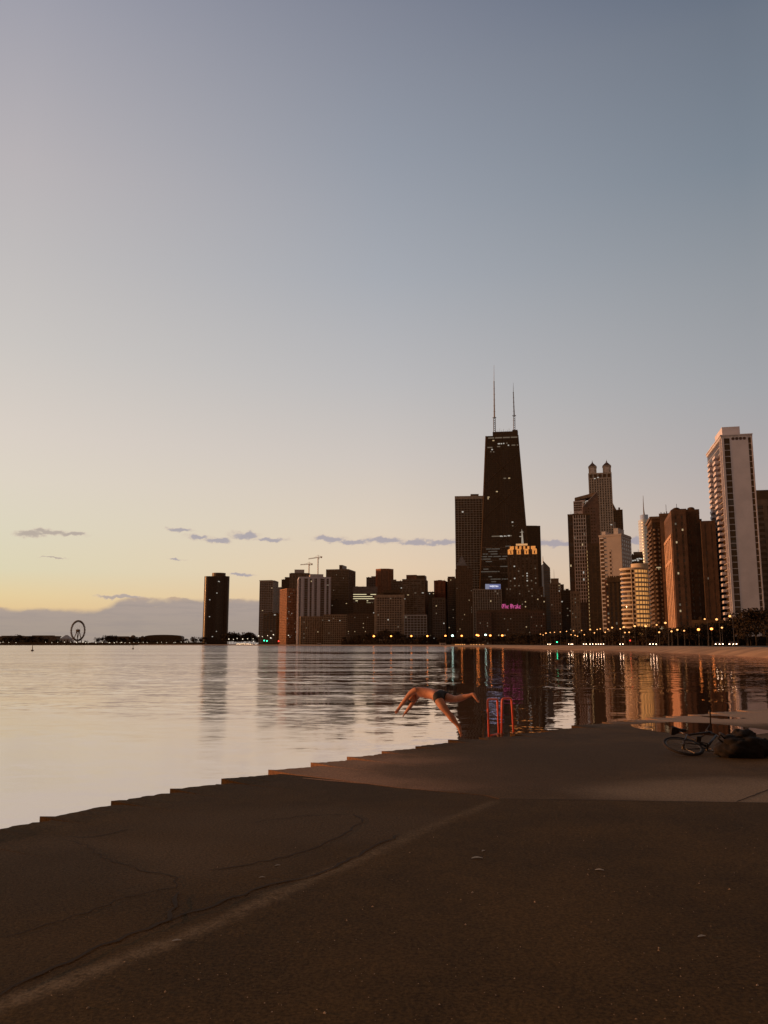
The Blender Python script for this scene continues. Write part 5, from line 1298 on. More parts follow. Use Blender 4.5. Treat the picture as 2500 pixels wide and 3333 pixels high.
# halls on the pier
def hall(x0, x1, yt, Y, label, m='dark', kind='flat', nm='exhibition_hall'):
    A, Bq = px(x0, yt, Y), px(x1, yt, Y); w = Bq.x - A.x; h = A.z - BZ
    root = empty(nm, ((A.x + Bq.x) / 2, Y + 15, BZ)); tag(root, label, 'building')
    part(root, MB().box(-w/2, w/2, -15, 15, 0, h * (.8 if kind == 'flat' else .62)), 'wall', m)
    r_ = MB()
    if kind == 'flat': r_.box(-w/2 - 2, w/2 + 2, -16, 16, h * .8, h * .93); r_.box(-w*.3, w*.35, -8, 8, h * .93, h)
    elif kind == 'arch': r_.xprism([(-w/2 * math.cos(math.pi * k / 14) * 1.02, h * .62 + h * .38 * math.sin(math.pi * k / 14) ** .45) for k in range(15)][::-1], -15.3, 15.3)
    elif kind == 'dome': r_.ball((0, 0, h * .6), w * .42, 12, 8, (1, 1, 1.0)); r_.box(-w/2, w/2, -15, 15, h * .62, h * .7)
    else: r_.prism([(-w/2, -14), (w/2, -14), (w/2, 14), (-w/2, 14)], h * .62, h, [(-w*.1, -2), (w*.1, -2), (w*.1, 2), (-w*.1, 2)])
    part(root, r_, 'roof', m)
    wn = MB()
    for k in range(max(3, int(w / 9))):
        q = -w/2 + (k + .5) * w / max(3, int(w / 9)); wn.box(q - 2, q + 2, -15.1, -14.9, h * .15, h * .5)
    part(root, wn, 'glazing', 'glass'); return root
hall(-20, 85, 2069, 2480, 'long flat roofed pier hall at the far left edge', 'dim')
hall(80, 185, 2068, 2520, 'pale long pier hall between trees left of the ferris wheel', 'dim')
hall(196, 226, 2067, 2500, 'small pale tent roofed pavilion just left of the ferris wheel', 'pale', 'tent')
hall(350, 425, 2071, 2480, 'long dim pier hall right of the ferris wheel', 'dim')
hall(418, 440, 2062, 2440, 'small domed pavilion, left of the two by the long arched hall', 'dark', 'dome')
hall(451, 468, 2063, 2440, 'small domed pavilion, right of the two by the long arched hall', 'dark', 'dome')
hall(470, 592, 2066, 2460, 'long arched dark hall left of the lone tower', 'dark', 'arch')
for k in range(46):
    X = -30 + 700 * (k + rt_.uniform(-.3, .3)) / 45; Y = rt_.uniform(2250, 2330)
    if 240 < X < 268 or 285 < X < 300: continue
    p = px(X, 2097, Y); hh = 14 + 7 * math.sin(X * .021) + rt_.uniform(-3, 4)
    put(FT[k % 2], p.x, Y, 0.8, hh / 10, rt_.uniform(0, 6), 'dark tree in the low line of trees on the far left pier', 'tree', 'trees on the far pier')
for k in range(15):
    X = 735 + 115 * (k + rt_.uniform(-.3, .3)) / 14; Y = rt_.uniform(2000, 2060)
    p = px(X, 2097, Y); hh = 25 + 4 * math.sin(k * .9) - (5 if X > 830 else 0)
    put(FT[k % 2], p.x, Y, 0.8, hh / 10, rt_.uniform(0, 6), 'dark tree between the lone tower and the skyline cluster', 'tree', 'trees right of the lone tower')
# ferris wheel
Y = 2500; cpt = px(254, 2053, Y); Rw = 32 / FOC * Y * 1.0
root = empty('ferris_wheel', (cpt.x, Y, BZ), R(69)); tag(root, 'tall ferris wheel standing on the far pier', 'ferris wheel')
hz = cpt.z - BZ
rm = MB()
for yy in (-1.3, 1.3): rm.torus((0, yy, hz), Rw * .93, .75, 'y', 60, 5)
rm.torus((0, 0, hz), Rw * .87, .5, 'y', 60, 5); part(root, rm, 'rim', 'dark')
sp2 = MB()
for k in range(24):
    t = 2 * math.pi * k / 24; sp2.tube([(0, (-1) ** k * 2, hz), (Rw * .9 * math.cos(t), 0, hz + Rw * .9 * math.sin(t))], .13, 4)
part(root, sp2, 'spokes', 'steel')
part(root, MB().tube([(0, -4.5, hz), (0, 4.5, hz)], 4.2, 14), 'hub', 'dark')
for sx in (-1, 1):
    for sy in (-1, 1): part(root, MB().tube([(0, sy * 4, hz), (sx * Rw * .42, sy * 8, 0)], [1.1, 1.3], 6), 'leg', 'dark')
gm = None
for k in range(40):
    t = 2 * math.pi * k / 40
    if gm is None: o = MB().box(-1.5, 1.5, -1.7, 1.7, -1.6, 1.4).box(-1.2, 1.2, -1.3, 1.3, 1.4, 1.8).build('gondola', M['dark'], root); gm = o
    else: o = gm.copy(); col.objects.link(o); o.parent = root
    o.location = (Rw * 1.0 * math.cos(t), 0, hz + Rw * 1.0 * math.sin(t))

# ================================================================ STREET LAMPS
M['lamp_o'] = emis('orange_lamp', (1.0, 0.28, 0.06), 6.0)
M['lamp_w'] = emis('white_lamp', (0.66, 1.0, 0.84), 5.0)
M['lamp_y'] = emis('warm_lamp', (1.0, 0.44, 0.14), 2.3)
M['lamp_p'] = emis('pier_lamp', (1.0, 0.85, 0.62), 2.0)
M['pole'] = mat('lamp_pole_steel', (0.075, 0.055, 0.042), 0.6)
_lm = {}
def lamp(x, y, Y, m, r_, label, group, tall=False, arm=0.0):
    p = px(x, y, Y); zb = PARK_Z if Y < 1700 else 0.9
    root = empty('street_lamp', (p.x, Y, zb)); tag(root, label, 'street lamp', group)
    h = p.z - zb; key = (round(h), arm)
    pb = MB(); pb.tube([(arm, 0, 0), (arm, 0, h * .5), (arm, 0, h + (r_ * .8 if arm else -r_ * .6))], [.13, .09, .06], 6)
    if arm: pb.tube([(arm, 0, h + r_ * .8), (arm * .5, 0, h + r_ * 1.3), (0, 0, h + r_ * .95)], .05, 5)
    pb.tube([(arm, 0, 0), (arm, 0, .8)], .2, 6)
    pb.build('pole', M['pole'], root)
    k2 = (m, round(r_, 2))
    if k2 not in _lm:
        o = MB().ball((0, 0, 0), r_, 10, 6, (1, 1, .8)).build('lantern', M[m], root, True); _lm[k2] = o.data
    else: o = bpy.data.objects.new('lantern', _lm[k2]); col.objects.link(o); o.parent = root
    o.location = (0, 0, h)
    return root
for i, (x, y, m) in enumerate([(1217, 2070.7, 'lamp_o'), (1273, 2070.5, 'lamp_o'), (1338.8, 2070.3, 'lamp_o'), (1391, 2070.2, 'lamp_o'), (1450, 2069.5, 'lamp_o'), (1503, 2069.5, 'lamp_o'),
                               (1552, 2067, 'lamp_o'), (1557, 2068.5, 'lamp_o'), (1596, 2068.5, 'lamp_o'), (1635, 2068.5, 'lamp_o')]):
    lamp(x, y, 1120 - i * 22, m, 1.15 if i else 1.35, 'large round orange street lamp in the spaced row along the beach' if i else 'brightest and reddest orange street lamp, leftmost of the spaced row', 'orange lamps along the beach')
lamp(1473, 2069, 1000, 'lamp_w', 1.35, 'bright greenish white street lamp, left of the two white ones', 'white lamps along the beach')
lamp(1580.5, 2066.5, 930, 'lamp_w', 1.15, 'greenish white street lamp, right of the two white ones', 'white lamps along the beach')
SM = [(1759, 2064), (1768, 2066.7), (1777, 2061), (1791, 2059), (1805, 2058), (1824, 2057), (1844, 2055), (1867, 2053), (1859, 2066), (1893, 2052), (1921, 2049), (1944, 2049), (1954, 2047), (1979, 2048),
      (1992.5, 2043), (2019, 2047), (2030.6, 2041), (2034, 2059), (2048, 2058), (2066, 2038), (2101.7, 2038), (2137.5, 2034), (2145.7, 2058), (2186, 2055), (2205, 2050), (2350, 2043), (1872, 2068), (1935, 2060),
      (1880, 2071), (1902, 2066), (1970, 2058)]
for i, (x, y) in enumerate(SM):
    Y = max(300, 640 - (x - 1759) * .78) - (20 if y > 2055 else 0)
    big = (x, y) in [(1777, 2061), (1921, 2049), (1992.5, 2043), (2030.6, 2041), (2066, 2038), (2101.7, 2038)]
    lamp(x, y, Y, 'lamp_y', .50 if big else .36, 'small warm street lamp in the dense row of the curving shore road', 'lamps of the curving shore road')
for (x, y, lab) in [(2273.7, 2049, 'large orange globe lamp among dark trees, leftmost of the large three at right'), (2316, 2047, 'large orange globe lamp among dark trees, middle of the large three at right'),
                    (2431.5, 2039, 'large orange globe lamp under the tree at the right edge')]:
    lamp(x, y, 330, 'lamp_o', .55, lab, 'large orange globes at right')
lamp(2227, 2053, 315, 'lamp_y', .32, 'orange lamp on a thin visible pole before the brick tower', None)
for (x, y, Y, lab) in [(2166, 2027.5, 300, 'tall white lamp before the orange side of the big brick tower'), (2294, 2015, 290, 'tall thin pole lamp between the brick tower and white slab tower, left of a pair'),
                       (2332.7, 2016, 290, 'tall thin pole lamp just left of the white slab tower'), (2375.6, 2005.5, 270, 'tallest bright lamp in front of the white slab tower foot')]:
    lamp(x, y, Y, 'lamp_y', .42 if x != 2294 else .3, lab, None, True, .9)
for i, x in enumerate([2, 10, 29, 52, 148, 169, 188, 210, 230, 249, 270, 279, 287, 293, 312, 333, 352, 357, 372, 380, 392, 396, 407, 422, 436, 451, 466, 479, 512, 526, 542, 566, 571, 590, 610]):
    lamp(x, 2090 + (x * 7 % 5) * .5, 2150, 'lamp_p', .6 if x % 3 else .9, 'tiny white lamp in the row of lights along the far pier', 'lamps along the far pier')
for i, (x, y) in enumerate([(745, 2080), (760, 2081), (772, 2078), (790, 2080), (806, 2079), (824, 2079), (842, 2070), (854, 2072), (871, 2069), (890, 2066), (939, 2068), (825, 2088), (881, 2076), (990, 2071), (1051, 2073), (1163, 2071), (1075, 2085)]):
    lamp(x, y, 1650 if x > 900 else 1780, 'lamp_p', .8 if i % 3 else 1.1, 'small white lamp scattered at the foot of the left skyline', 'lamps at the foot of the left skyline')
# traffic signals
def signal(x, y, Y, m, label):
    p = px(x, y, Y); root = empty('traffic_signal', (p.x, Y, PARK_Z)); tag(root, label, 'traffic signal', 'traffic signals'); h = p.z - PARK_Z; r_ = max(.16, Y * .00075)
    part(root, MB().tube([(0, .2, 0), (0, .2, h + r_ * 2)], .1, 6), 'pole', 'pole'); part(root, MB().box(-r_ * 1.3, r_ * 1.3, -.05, .3, h - r_ * 4, h + r_ * 1.6), 'housing', 'black')
    part(root, MB().ball((0, -.1, h), r_, 10, 6, (1, .4, 1)), 'lens', m)
M['sig_g'] = emis('green_signal', (0.05, 1.0, 0.45), 4); M['sig_r'] = emis('red_signal', (1.0, 0.05, 0.03), 4)
signal(1813, 2090, 520, 'sig_g', 'green traffic signal over the shore road in the middle right'); signal(2051, 2085, 400, 'sig_r', 'red traffic signal in front of the golden round building')
signal(860, 2085, 1700, 'sig_g', 'green traffic signal at the left foot of the skyline, left one'); signal(869, 2086, 1700, 'sig_g', 'green traffic signal at the left foot of the skyline, right one'); signal(907, 2087, 1660, 'sig_r', 'red traffic signal at the left foot of the skyline')

# ================================================================ CARS
M['carpaint'] = mat('dark_car_paint', (0.05, 0.04, 0.035), 0.35, 0.1, 1, 0.2, 0.5); M['tyre'] = mat('tyre_rubber', (0.02, 0.015, 0.012), 0.9)
M['head'] = emis('headlight', (1.0, 0.66, 0.40), 16.0); M['tail'] = emis('tail_light', (1.0, 0.08, 0.03), 14.0)
def car_proto():
    root = empty('car', (0, 0, 0))
    b = MB()
    prof = [(-2.2, .35), (-2.25, .75), (-1.3, .92), (-.65, 1.42), (.75, 1.45), (1.5, 1.0), (2.15, .92), (2.2, .35)]
    secs = [(-.88, .93), (-.80, 1.0), (.80, 1.0), (.88, .93)]
    for (x_, k_) in secs: b.v += [(x_ * (.82 if z > 1.3 else 1), y, .35 + (z - .35) * k_) for y, z in prof]
    n_ = len(prof)
    for s_ in range(3):
        for k in range(n_): k2 = (k + 1) % n_; b.f.append((s_*n_+k, s_*n_+k2, (s_+1)*n_+k2, (s_+1)*n_+k))
    b.f += [tuple(range(n_ - 1, -1, -1)), tuple(range(3*n_, 4*n_))]
    b.build('body', M['carpaint'], root)
    g_ = MB(); g_.v = [(-.68, -1.29, .96), (.68, -1.29, .96), (.58, -.72, 1.38), (-.58, -.72, 1.38)]; g_.v = [(x, y - .04, z + .02) for x, y, z in g_.v]; g_.f = [(0, 1, 2, 3)]
    g_.build('windscreen', M['blackglass'], root)
    for sx in (-1, 1):
        for yy in (-1.35, 1.35): MB().tube([(sx * .66, yy, .33), (sx * .90, yy, .33)], .33, 14).build('wheel', M['tyre'], root)
        MB().ball((sx * .62, -2.24, .68), .16, 10, 6, (1.2, .4, .75)).build('headlight', M['head'], root)
    return root
CP = car_proto(); first = [True]
def car(x, Y, label, s=1.0, rz=0.0, z=None, group='cars with lit headlights on the shore road'):
    p = px(x, 2097, Y)
    o = CP if first[0] else copy_tree(CP); first[0] = False
    o.location = (p.x, Y, (PARK_Z + .004) if z is None else z); az_ = math.atan2(p.x, Y); o.rotation_euler = (0, 0, -az_ + rz); o.scale = (s, s, s)
    return tag(o, label, 'car', group)
car(1787, 470, 'car with two headlights, leftmost beside the green signal at mid right'); car(1855, 432, 'car with blazing headlights, left of a close pair under the gridded tower'); car(1860, 455, 'car with blazing headlights, right of a close pair under the gridded tower')
car(1904, 415, 'car with lit headlights right of the gridded tower foot'); car(1925, 405, 'car with lit headlights under the gold cornered black tower'); car(1944, 430, 'dim headlight car left of the pale concrete tower foot'); car(1960, 410, 'car with white headlights under the pale concrete tower'); car(2023, 385, 'car with white headlights left of the red signal')
car(2121, 352, 'car with headlights under the scalloped tower, left of two'); car(2131, 360, 'car with headlights under the scalloped tower, right of two'); car(2336, 292, 'car with headlights left of the white slab tower foot, left of two'); car(2347, 300, 'car with headlights left of the white slab tower foot, right of two')
car(2381, 280, 'car with bright headlights below the tallest lamp, left of two'); car(2391, 288, 'car with bright headlights below the tallest lamp, right of two')
for i, x in enumerate([772, 779, 786, 793, 799, 806, 813, 821, 832]):
    car(x, 1700 + 12 * (i % 3), 'car in the dazzling row of headlights right of the lone tower', 2.0 if i < 7 else 1.5, 0, 0.95, 'headlights right of the lone tower')

# ================================================================ SHORE TREES
rt_ = random.Random(5)
def tree_top(x):
    pts = [(1130, 2074), (1200, 2060), (1262, 2050), (1330, 2064), (1400, 2066), (1470, 2072), (1560, 2070), (1650, 2062), (1690, 2056), (1730, 2062), (1790, 2066), (1860, 2060), (1930, 2052), (2000, 2050), (2070, 2036),
           (2130, 2038), (2200, 2036), (2260, 2032), (2330, 2026), (2380, 2012), (2420, 1988), (2460, 1982), (2520, 1986)]
    for (a_, ya), (b_, yb) in zip(pts[:-1], pts[1:]):
        if a_ <= x <= b_: return ya + (yb - ya) * (x - a_) / (b_ - a_)
    return 2066
LAB = [(1150, 1480, 'dark tree in the shore row below the left half of the skyline', 'shore trees left'), (1480, 1780, 'dark tree in the shore row below the black tapered skyscraper', 'shore trees middle'),
       (1780, 2120, 'dark tree in the shore row below the gridded and gold towers', 'shore trees mid right'), (2120, 2375, 'dark tree in the shore row before the big brick tower', 'shore trees right')]
k = 0; x = 1120
while x < 2380:
    Yb = max(330, 1190 - max(0, x - 1150) * .30) if x < 1650 else max(335, 700 - (x - 1650) * .70)
    Y = Yb * rt_.uniform(1.0, 1.10); p = px(x, tree_top(x) + rt_.uniform(-3, 9), Y)
    lab = next((l for l in LAB if l[0] <= x < l[1]), LAB[0] if x < 1200 else LAB[-1])
    put(TP[k % 4], p.x, Y, PARK_Z - .1, max(3.5, p.z - PARK_Z) / 10, rt_.uniform(0, 6), lab[2], 'tree', lab[3])
    x += rt_.uniform(8, 15) if x < 1700 else rt_.uniform(13, 22); k += 1
for (x, yt, Y, lab) in [(2398, 2008, 330, 'tree with an open crown left of the tall trees at right edge'), (2425, 1984, 345, 'tall dark tree before the right foot of the white slab tower'), (2455, 1976, 320, 'tallest dark tree near the right edge, crown above the road'),
                        (2490, 1982, 350, 'dark tree cut off by the right edge, farther one'), (2512, 2004, 300, 'dark tree cut off by the right edge, nearer one'), (2440, 2030, 310, 'lower dark bushy tree beneath the tallest tree at right')]:
    p = px(x, yt, Y); put(TP[k % 4], p.x, Y, PARK_Z - .1, (p.z - PARK_Z) / 10, rt_.uniform(0, 6), lab, 'tree', None); k += 1
# undergrowth hedge closing the view under the crowns
hb = MB(); rr = random.Random(9)
for k in range(15000):
    x = rr.uniform(1110, 2560); Yb = (max(330, 1190 - max(0, x - 1150) * .30) if x < 1650 else max(335, 700 - (x - 1650) * .70)) * 1.12
    p = px(x, 2097, Yb + rr.uniform(0, 6)); s_ = rr.uniform(.4, .9) * (1.4 if x < 1650 else 1); z = PARK_Z + (rr.random() ** 1.2) * (6.5 if x < 1650 else 4.0)
    n_ = Vector((rr.gauss(0, 1), rr.gauss(0, 1.2), rr.gauss(0, .6))).normalized(); u = n_.orthogonal().normalized(); v = n_.cross(u); q = Vector((p.x, p.y, z)); b0_ = len(hb.v)
    hb.v += [tuple(q - u * s_), tuple(q - v * s_ * .7), tuple(q + u * s_), tuple(q + v * s_ * .7)]; hb.f.append((b0_, b0_+1, b0_+2, b0_+3))
tag(hb.build('undergrowth', M['leafdark']), 'dark shrubs massed under the shore trees behind the road', 'shrubs', kind='stuff')

# beach furniture
bwm = MB(); Yb = 930
A, Bq = px(1474, 2100, Yb), px(1600, 2100, Yb); bwm.box(A.x, Bq.x, Yb, Yb + 4, .2, 1.9); bwm.box(A.x - 1, Bq.x + 1, Yb - .6, Yb + 4.2, 1.9, 2.1)
root = empty('beach_wall', ((A.x + Bq.x) / 2, Yb, .2)); tag(root, 'low tan wall with small yellow lights on the beach below the finned hotel', 'wall')
for i in range(len(bwm.v)): v = bwm.v[i]; bwm.v[i] = (v[0] - root.location.x, v[1] - Yb, v[2] - .2)
part(root, bwm, 'wall', 'tan')
for xx in (1484, 1491, 1498, 1505, 1512, 1533, 1542, 1551, 1561, 1572):
    p = px(xx, 2098, Yb); o = part(root, MB().ball((p.x - root.location.x, -.9, 1.2), .45, 8, 5), 'wall_lamp', 'lamp_y')
for (x, Y, lab) in [(1442, 990, 'small pale beach hut on the sand left of the tan wall'), (1039, 1340, 'small white beach hut on the sand below the striped tower')]:
    p = px(x, 2097, Y); root = empty('beach_hut', (p.x, Y, .3)); tag(root, lab, 'hut'); w_ = 3.4 if x > 1200 else 2.6
    part(root, MB().box(-w_, w_, 0, 4, 0, 2.6), 'wall', 'pale'); part(root, MB().box(-w_ - .4, w_ + .4, -.5, 4.4, 2.6, 3.0), 'roof', 'pale')
    for q in (-.5, .1, .6): part(root, MB().box(w_ * q - .5, w_ * q + .5, -.06, .05, .8, 1.9), 'window', 'glass')
# birds on the water and marker buoys
def bird(x, y, label, s=1.0, rz=0.0):
    p = gp(x, y, WATER_Z); root = empty('waterbird', (p.x, p.y, WATER_Z), rz); tag(root, label, 'bird', 'birds on the water'); root.scale = (s, s, s)
    b = MB(); b.ball((0, 0, .08), .22, 12, 7, (1.3, .7, .55)); b.tube([(.22, 0, .10), (.30, 0, .24), (.31, 0, .34)], [.08, .05, .05], 7); b.ball((.34, 0, .37), .07, 8, 5, (1.2, .9, .9)); b.tube([(.40, 0, .37), (.47, 0, .36)], [.03, .012], 5); b.tube([(-.25, 0, .12), (-.40, 0, .16)], [.09, .02], 6)
    b.build('body', M['black'], root, True)
bird(1820, 2154, 'dark bird floating in the bright water gap right of the black towers', 1.6); bird(2068, 2147, 'dark bird floating above the golden reflection, left of two', 1.4); bird(2108, 2150, 'dark bird floating above the golden reflection, right of two', 1.4)
def buoy(x, y, label):
    p = gp(x, y, WATER_Z); root = empty('buoy', (p.x, p.y, WATER_Z)); tag(root, label, 'buoy', 'marker buoys')
    part(root, MB().tube([(0, 0, -.3), (0, 0, .3), (0, 0, .5)], [.5, .5, .2], 10), 'float', 'black'); part(root, MB().tube([(0, 0, .5), (0, 0, 2.2)], [.16, .1], 8), 'mast', 'black')
buoy(105, 2119, 'thin dark marker buoy on the water at far left, below the pier lamps'); buoy(433, 2113, 'thin dark marker buoy on the water below the domed pavilions')

# ================================================================ DIVER
M['skin'] = mat('tanned_skin', (0.50, 0.185, 0.085), 0.6, 0.22, 7.0, 0, 0.35)
M['trunks'] = mat('dark_swim_trunks', (0.035, 0.025, 0.018), 0.8, 0.2, 8)
M['hair'] = mat('dark_hair', (0.03, 0.018, 0.012), 0.7, 0.3, 30)
DY = 16.62
def Jp(x, y, d): return px(x, y, DY + d)
base = Jp(1500, 2392, 0)
def skin_mesh(name, chains, m, parent, origin, sub=2):
    """grow one surface over joint chains; each chain is a list of (point, radius) and may start at an earlier joint by index"""
    vs, es, rs, roots = [], [], [], []
    for ch in chains:
        prev = None
        for item in ch:
            if isinstance(item, int): prev = item; continue
            p, r_ = item; vs.append(tuple(Vector(p) - origin)); rs.append(r_); i = len(vs) - 1
            if prev is None: roots.append(i)
            else: es.append((prev, i))
            prev = i
    me = bpy.data.meshes.new(name); me.from_pydata(vs, es, [])
    tmp = bpy.data.objects.new(name, me); col.objects.link(tmp)
    sk = tmp.modifiers.new('skin', 'SKIN'); sk.use_smooth_shade = True; sk.branch_smoothing = 0.6
    for i, sv_ in enumerate(me.skin_vertices[0].data):
        r_ = rs[i]; sv_.radius = r_ if isinstance(r_, tuple) else (r_, r_); sv_.use_root = i in roots
    ss = tmp.modifiers.new('sub', 'SUBSURF'); ss.levels = sub; ss.render_levels = sub
    bpy.context.view_layer.update()
    dg = bpy.context.evaluated_depsgraph_get(); out = bpy.data.meshes.new_from_object(tmp.evaluated_get(dg)); out.name = name
    bpy.data.objects.remove(tmp)
    out.materials.clear(); out.materials.append(M[m])
    for p in out.polygons: p.use_smooth = True
    return out
pel = Jp(1430, 2264, .40)
hipL, hipR = Jp(1424, 2270, .30), Jp(1440, 2266, .50)
chains = [
    [(pel, .150), (Jp(1408, 2260, .47), .140), (Jp(1386, 2254, .58), .150), (Jp(1366, 2250, .68), .145), (Jp(1352, 2252, .76), .075), (Jp(1346, 2260, .80), .058)],          # 0-5
    [3, (Jp(1353, 2245, .58), .078), (Jp(1340, 2252, .63), .060), (Jp(1321, 2275, .74), .046), (Jp(1306, 2295, .83), .038), (Jp(1298, 2306, .88), .030), (Jp(1294.0, 2313, .905), .044)],  # 6-11
    [3, (Jp(1362, 2259, .85), .075), (Jp(1353, 2272, .90), .056), (Jp(1338, 2296, .99), .044), (Jp(1326, 2312, 1.05), .036), (Jp(1321, 2319, 1.08), .029), (Jp(1317.5, 2324, 1.095), .042)],  # 12-17
    [0, (hipL, .120), (Jp(1436, 2292, .20), .100), (Jp(1456, 2319, .10), .066), (Jp(1472, 2338, .06), .074), (Jp(1485, 2355, .04), .048), (Jp(1492, 2362, .03), .036), (Jp(1496, 2373, .0), .040), (Jp(1499, 2384, -.03), .034), (Jp(1500.5, 2391, -.04), .020)],
    [23, (Jp(1499, 2360, .02), .034)],  # 18-25
    [0, (hipR, .120), (Jp(1458, 2272, .42), .100), (Jp(1482, 2276, .30), .068), (Jp(1503, 2271, .22), .074), (Jp(1522, 2266, .14), .046), (Jp(1534, 2262, .10), .036), (Jp(1541, 2259, .08), .044), (Jp(1547, 2269, .04), .032), (Jp(1554, 2280, .0), .018)],
]
def hand(root_, dirv, side_, curl, L=.085):
    dirv = dirv.normalized(); side_ = (side_ - dirv * side_.dot(dirv)).normalized(); nrm = dirv.cross(side_)
    for k, (o_, l_) in enumerate([(-.030, .82), (-.010, 1.0), (.011, .95), (.030, .74)]):
        a_ = root_ + side_ * o_ - dirv * .004; d_ = (dirv + side_ * o_ * 3.2).normalized()
        chains.append([(a_, .010), (a_ + d_ * L * .45 * l_, .0095), (a_ + (d_ + nrm * curl * .4) * L * .75 * l_, .0085), (a_ + (d_ + nrm * curl) * L * l_, .007)])
    t = root_ - side_ * .026 - dirv * .03
    chains.append([(t, .012), (t + (dirv * .6 - side_ * .75) * .04, .0105), (t + (dirv * .9 - side_ * .6) * .065, .008)])
hand(Jp(1294, 2313, .90), Jp(1287, 2327, .96) - Jp(1294, 2313, .90), Vector((.8, .3, .5)), .12)
hand(Jp(1317.5, 2324, 1.09), Jp(1309, 2335, 1.14) - Jp(1317.5, 2324, 1.09), Vector((.3, .9, .2)), .1)
for bj, dj in ((Jp(1500.5, 2390, -.04), Vector((.02, -.02, -.055))), (Jp(1553.5, 2279, 0), Vector((.055, -.03, -.05)))):
    sd = Vector((.55, .83, 0))
    for k in range(5):
        a_ = bj + sd * (k - 2) * .017; chains.append([(a_, .012), (a_ + dj * (.9 - .1 * k), .010)])
body = skin_mesh('person', chains, 'skin', None, base)
person = bpy.data.objects.new('person', body); col.objects.link(person); person.location = base
tag(person, 'bare chested person in dark trunks diving off the sea wall with both arms reaching down', 'person')
# head: a shaped ball with brow, nose, chin and ears, joined into the body mesh
import bmesh
hc = Jp(1340, 2269, .84); hd_dir = (hc - Jp(1352, 2252, .76)).normalized(); face_dir = Vector((-.35, .15, -1.0)); face_dir = (face_dir - hd_dir * face_dir.dot(hd_dir)).normalized()
lat = hd_dir.cross(face_dir)
hm = MB(); hm.ball((0, 0, 0), 1.0, 24, 16)
def headpt(v):
    x, y, z = v      # x lateral, y face, z crown
    yy = y * .098; xx = x * .074; zz = z * .118
    if z < -.1: xx *= 1 + .22 * z; yy *= 1 + .10 * z
    if y > .55 and abs(x) < .32 and -.35 < z < .25: yy += .022 * (1 - abs(x) / .32) * (1 - abs(z + .12) / .4)      # nose
    if y > .5 and .16 < z < .38: yy += .006                                                                      # brow
    if y > .5 and .02 < z < .2 and .2 < abs(x) < .55: yy -= .008                                                  # eye sockets
    if y > .6 and -.62 < z < -.48: yy -= .005                                                                    # mouth line
    return hc + lat * xx + face_dir * yy + hd_dir * zz - base
bm = bmesh.new(); bm.from_mesh(body)
nb = len(bm.verts); vv = [bm.verts.new(headpt(v)) for v in hm.v]
for f in hm.f:
    if len({tuple(round(c_, 6) for c_ in vv[i].co) for i in f}) < 3: continue
    try: bm.faces.new([vv[i] for i in f]).smooth = True
    except ValueError: pass
for sx in (-1, 1):
    em = MB(); em.ball((0, 0, 0), 1, 10, 6); ev = [bm.verts.new(hc + lat * (sx * .074 + v[0] * .010) + face_dir * (v[1] * .017 - .004) + hd_dir * (v[2] * .030) - base) for v in em.v]
    for f in em.f:
        try: bm.faces.new([ev[i] for i in f]).smooth = True
        except ValueError: pass
bmesh.ops.remove_doubles(bm, verts=bm.verts[nb:], dist=1e-5)
bm.to_mesh(body); bm.free(); body.update()
hb_ = MB(); hb_.ball((0, 0, 0), 1.0, 24, 14)
hv = [Vector((x * .083, y * .106, z * .128)) for x, y, z in hb_.v]
hb_.v = [tuple(hc + lat * v.x + face_dir * (v.y - .010) + hd_dir * (v.z + .008) - base) for v in hv]
keep = []
for f in hb_.f:
    c_ = sum((Vector(hm.v[0]) * 0 + hv[i] for i in f), Vector()) / len(f)
    if c_.z > .035 or (c_.y < .01 and c_.z > -.07) : keep.append(f)
hb_.f = keep; hb_.build('hair', M['hair'], person, True)
tr = skin_mesh('swim_trunks', [[(Jp(1410, 2260, .46), .155), (pel, .185), (Jp(1428, 2276, .29), .138), (Jp(1434, 2288, .22), .122)], [1, (Jp(1446, 2268, .48), .138), (Jp(1458, 2272, .42), .122)]], 'trunks', None, base)
o = bpy.data.objects.new('swim_trunks', tr); col.objects.link(o); o.parent = person

# ================================================================ LADDER RAILS
M['redpaint'] = mat('red_orange_paint', (1.0, 0.12, 0.042), 0.4, 0.15, 4.0, 0, 0.5)
M['rust'] = mat('rusty_foot', (0.25, 0.10, 0.05), 0.8, 0.3, 10)
def arch(pts, n=5):
    """polyline with rounded corners"""
    pts = [Vector(p) for p in pts]; out = [pts[0]]
    for a, b, c_ in zip(pts[:-2], pts[1:-1], pts[2:]):
        r_ = min(.07, (b - a).length * .45, (c_ - b).length * .45); p0 = b + (a - b).normalized() * r_; p1 = b + (c_ - b).normalized() * r_
        for k in range(n + 1): t = k / n; out.append(p0 * (1-t)**2 + b * 2*t*(1-t) + p1 * t*t)
    out.append(pts[-1]); return out
def rail(q, label, bottom):
    Ya = gp(*q[0]).y; Yb = gp(*q[3]).y
    P = [px(*q[0], Ya), px(*q[1], Ya), px(*q[2], Yb), px(*q[3], Yb)]
    root = empty('ladder_rail', (P[0] + P[3]) / 2); L0 = Vector(root.location); tag(root, label, 'ladder rail', 'red ladder rails')
    loc_ = [p - L0 for p in P]
    part(root, MB().tube(arch(loc_), .022, 10), 'hoop', 'redpaint', True)
    if bottom: part(root, MB().tube([loc_[0] + Vector((0, 0, .03)), loc_[3] + Vector((0, 0, .03))], .017, 8), 'cross_bar', 'redpaint', True)
    for k in (0, 3):
        f = MB().tube([loc_[k] + Vector((0, 0, -.08)), loc_[k] + Vector((0, 0, .012))], .032, 10); f.tube([loc_[k] + Vector((0, 0, -.004)), loc_[k] + Vector((0, 0, .006))], .055, 12)
        part(root, f, 'foot', 'rust')
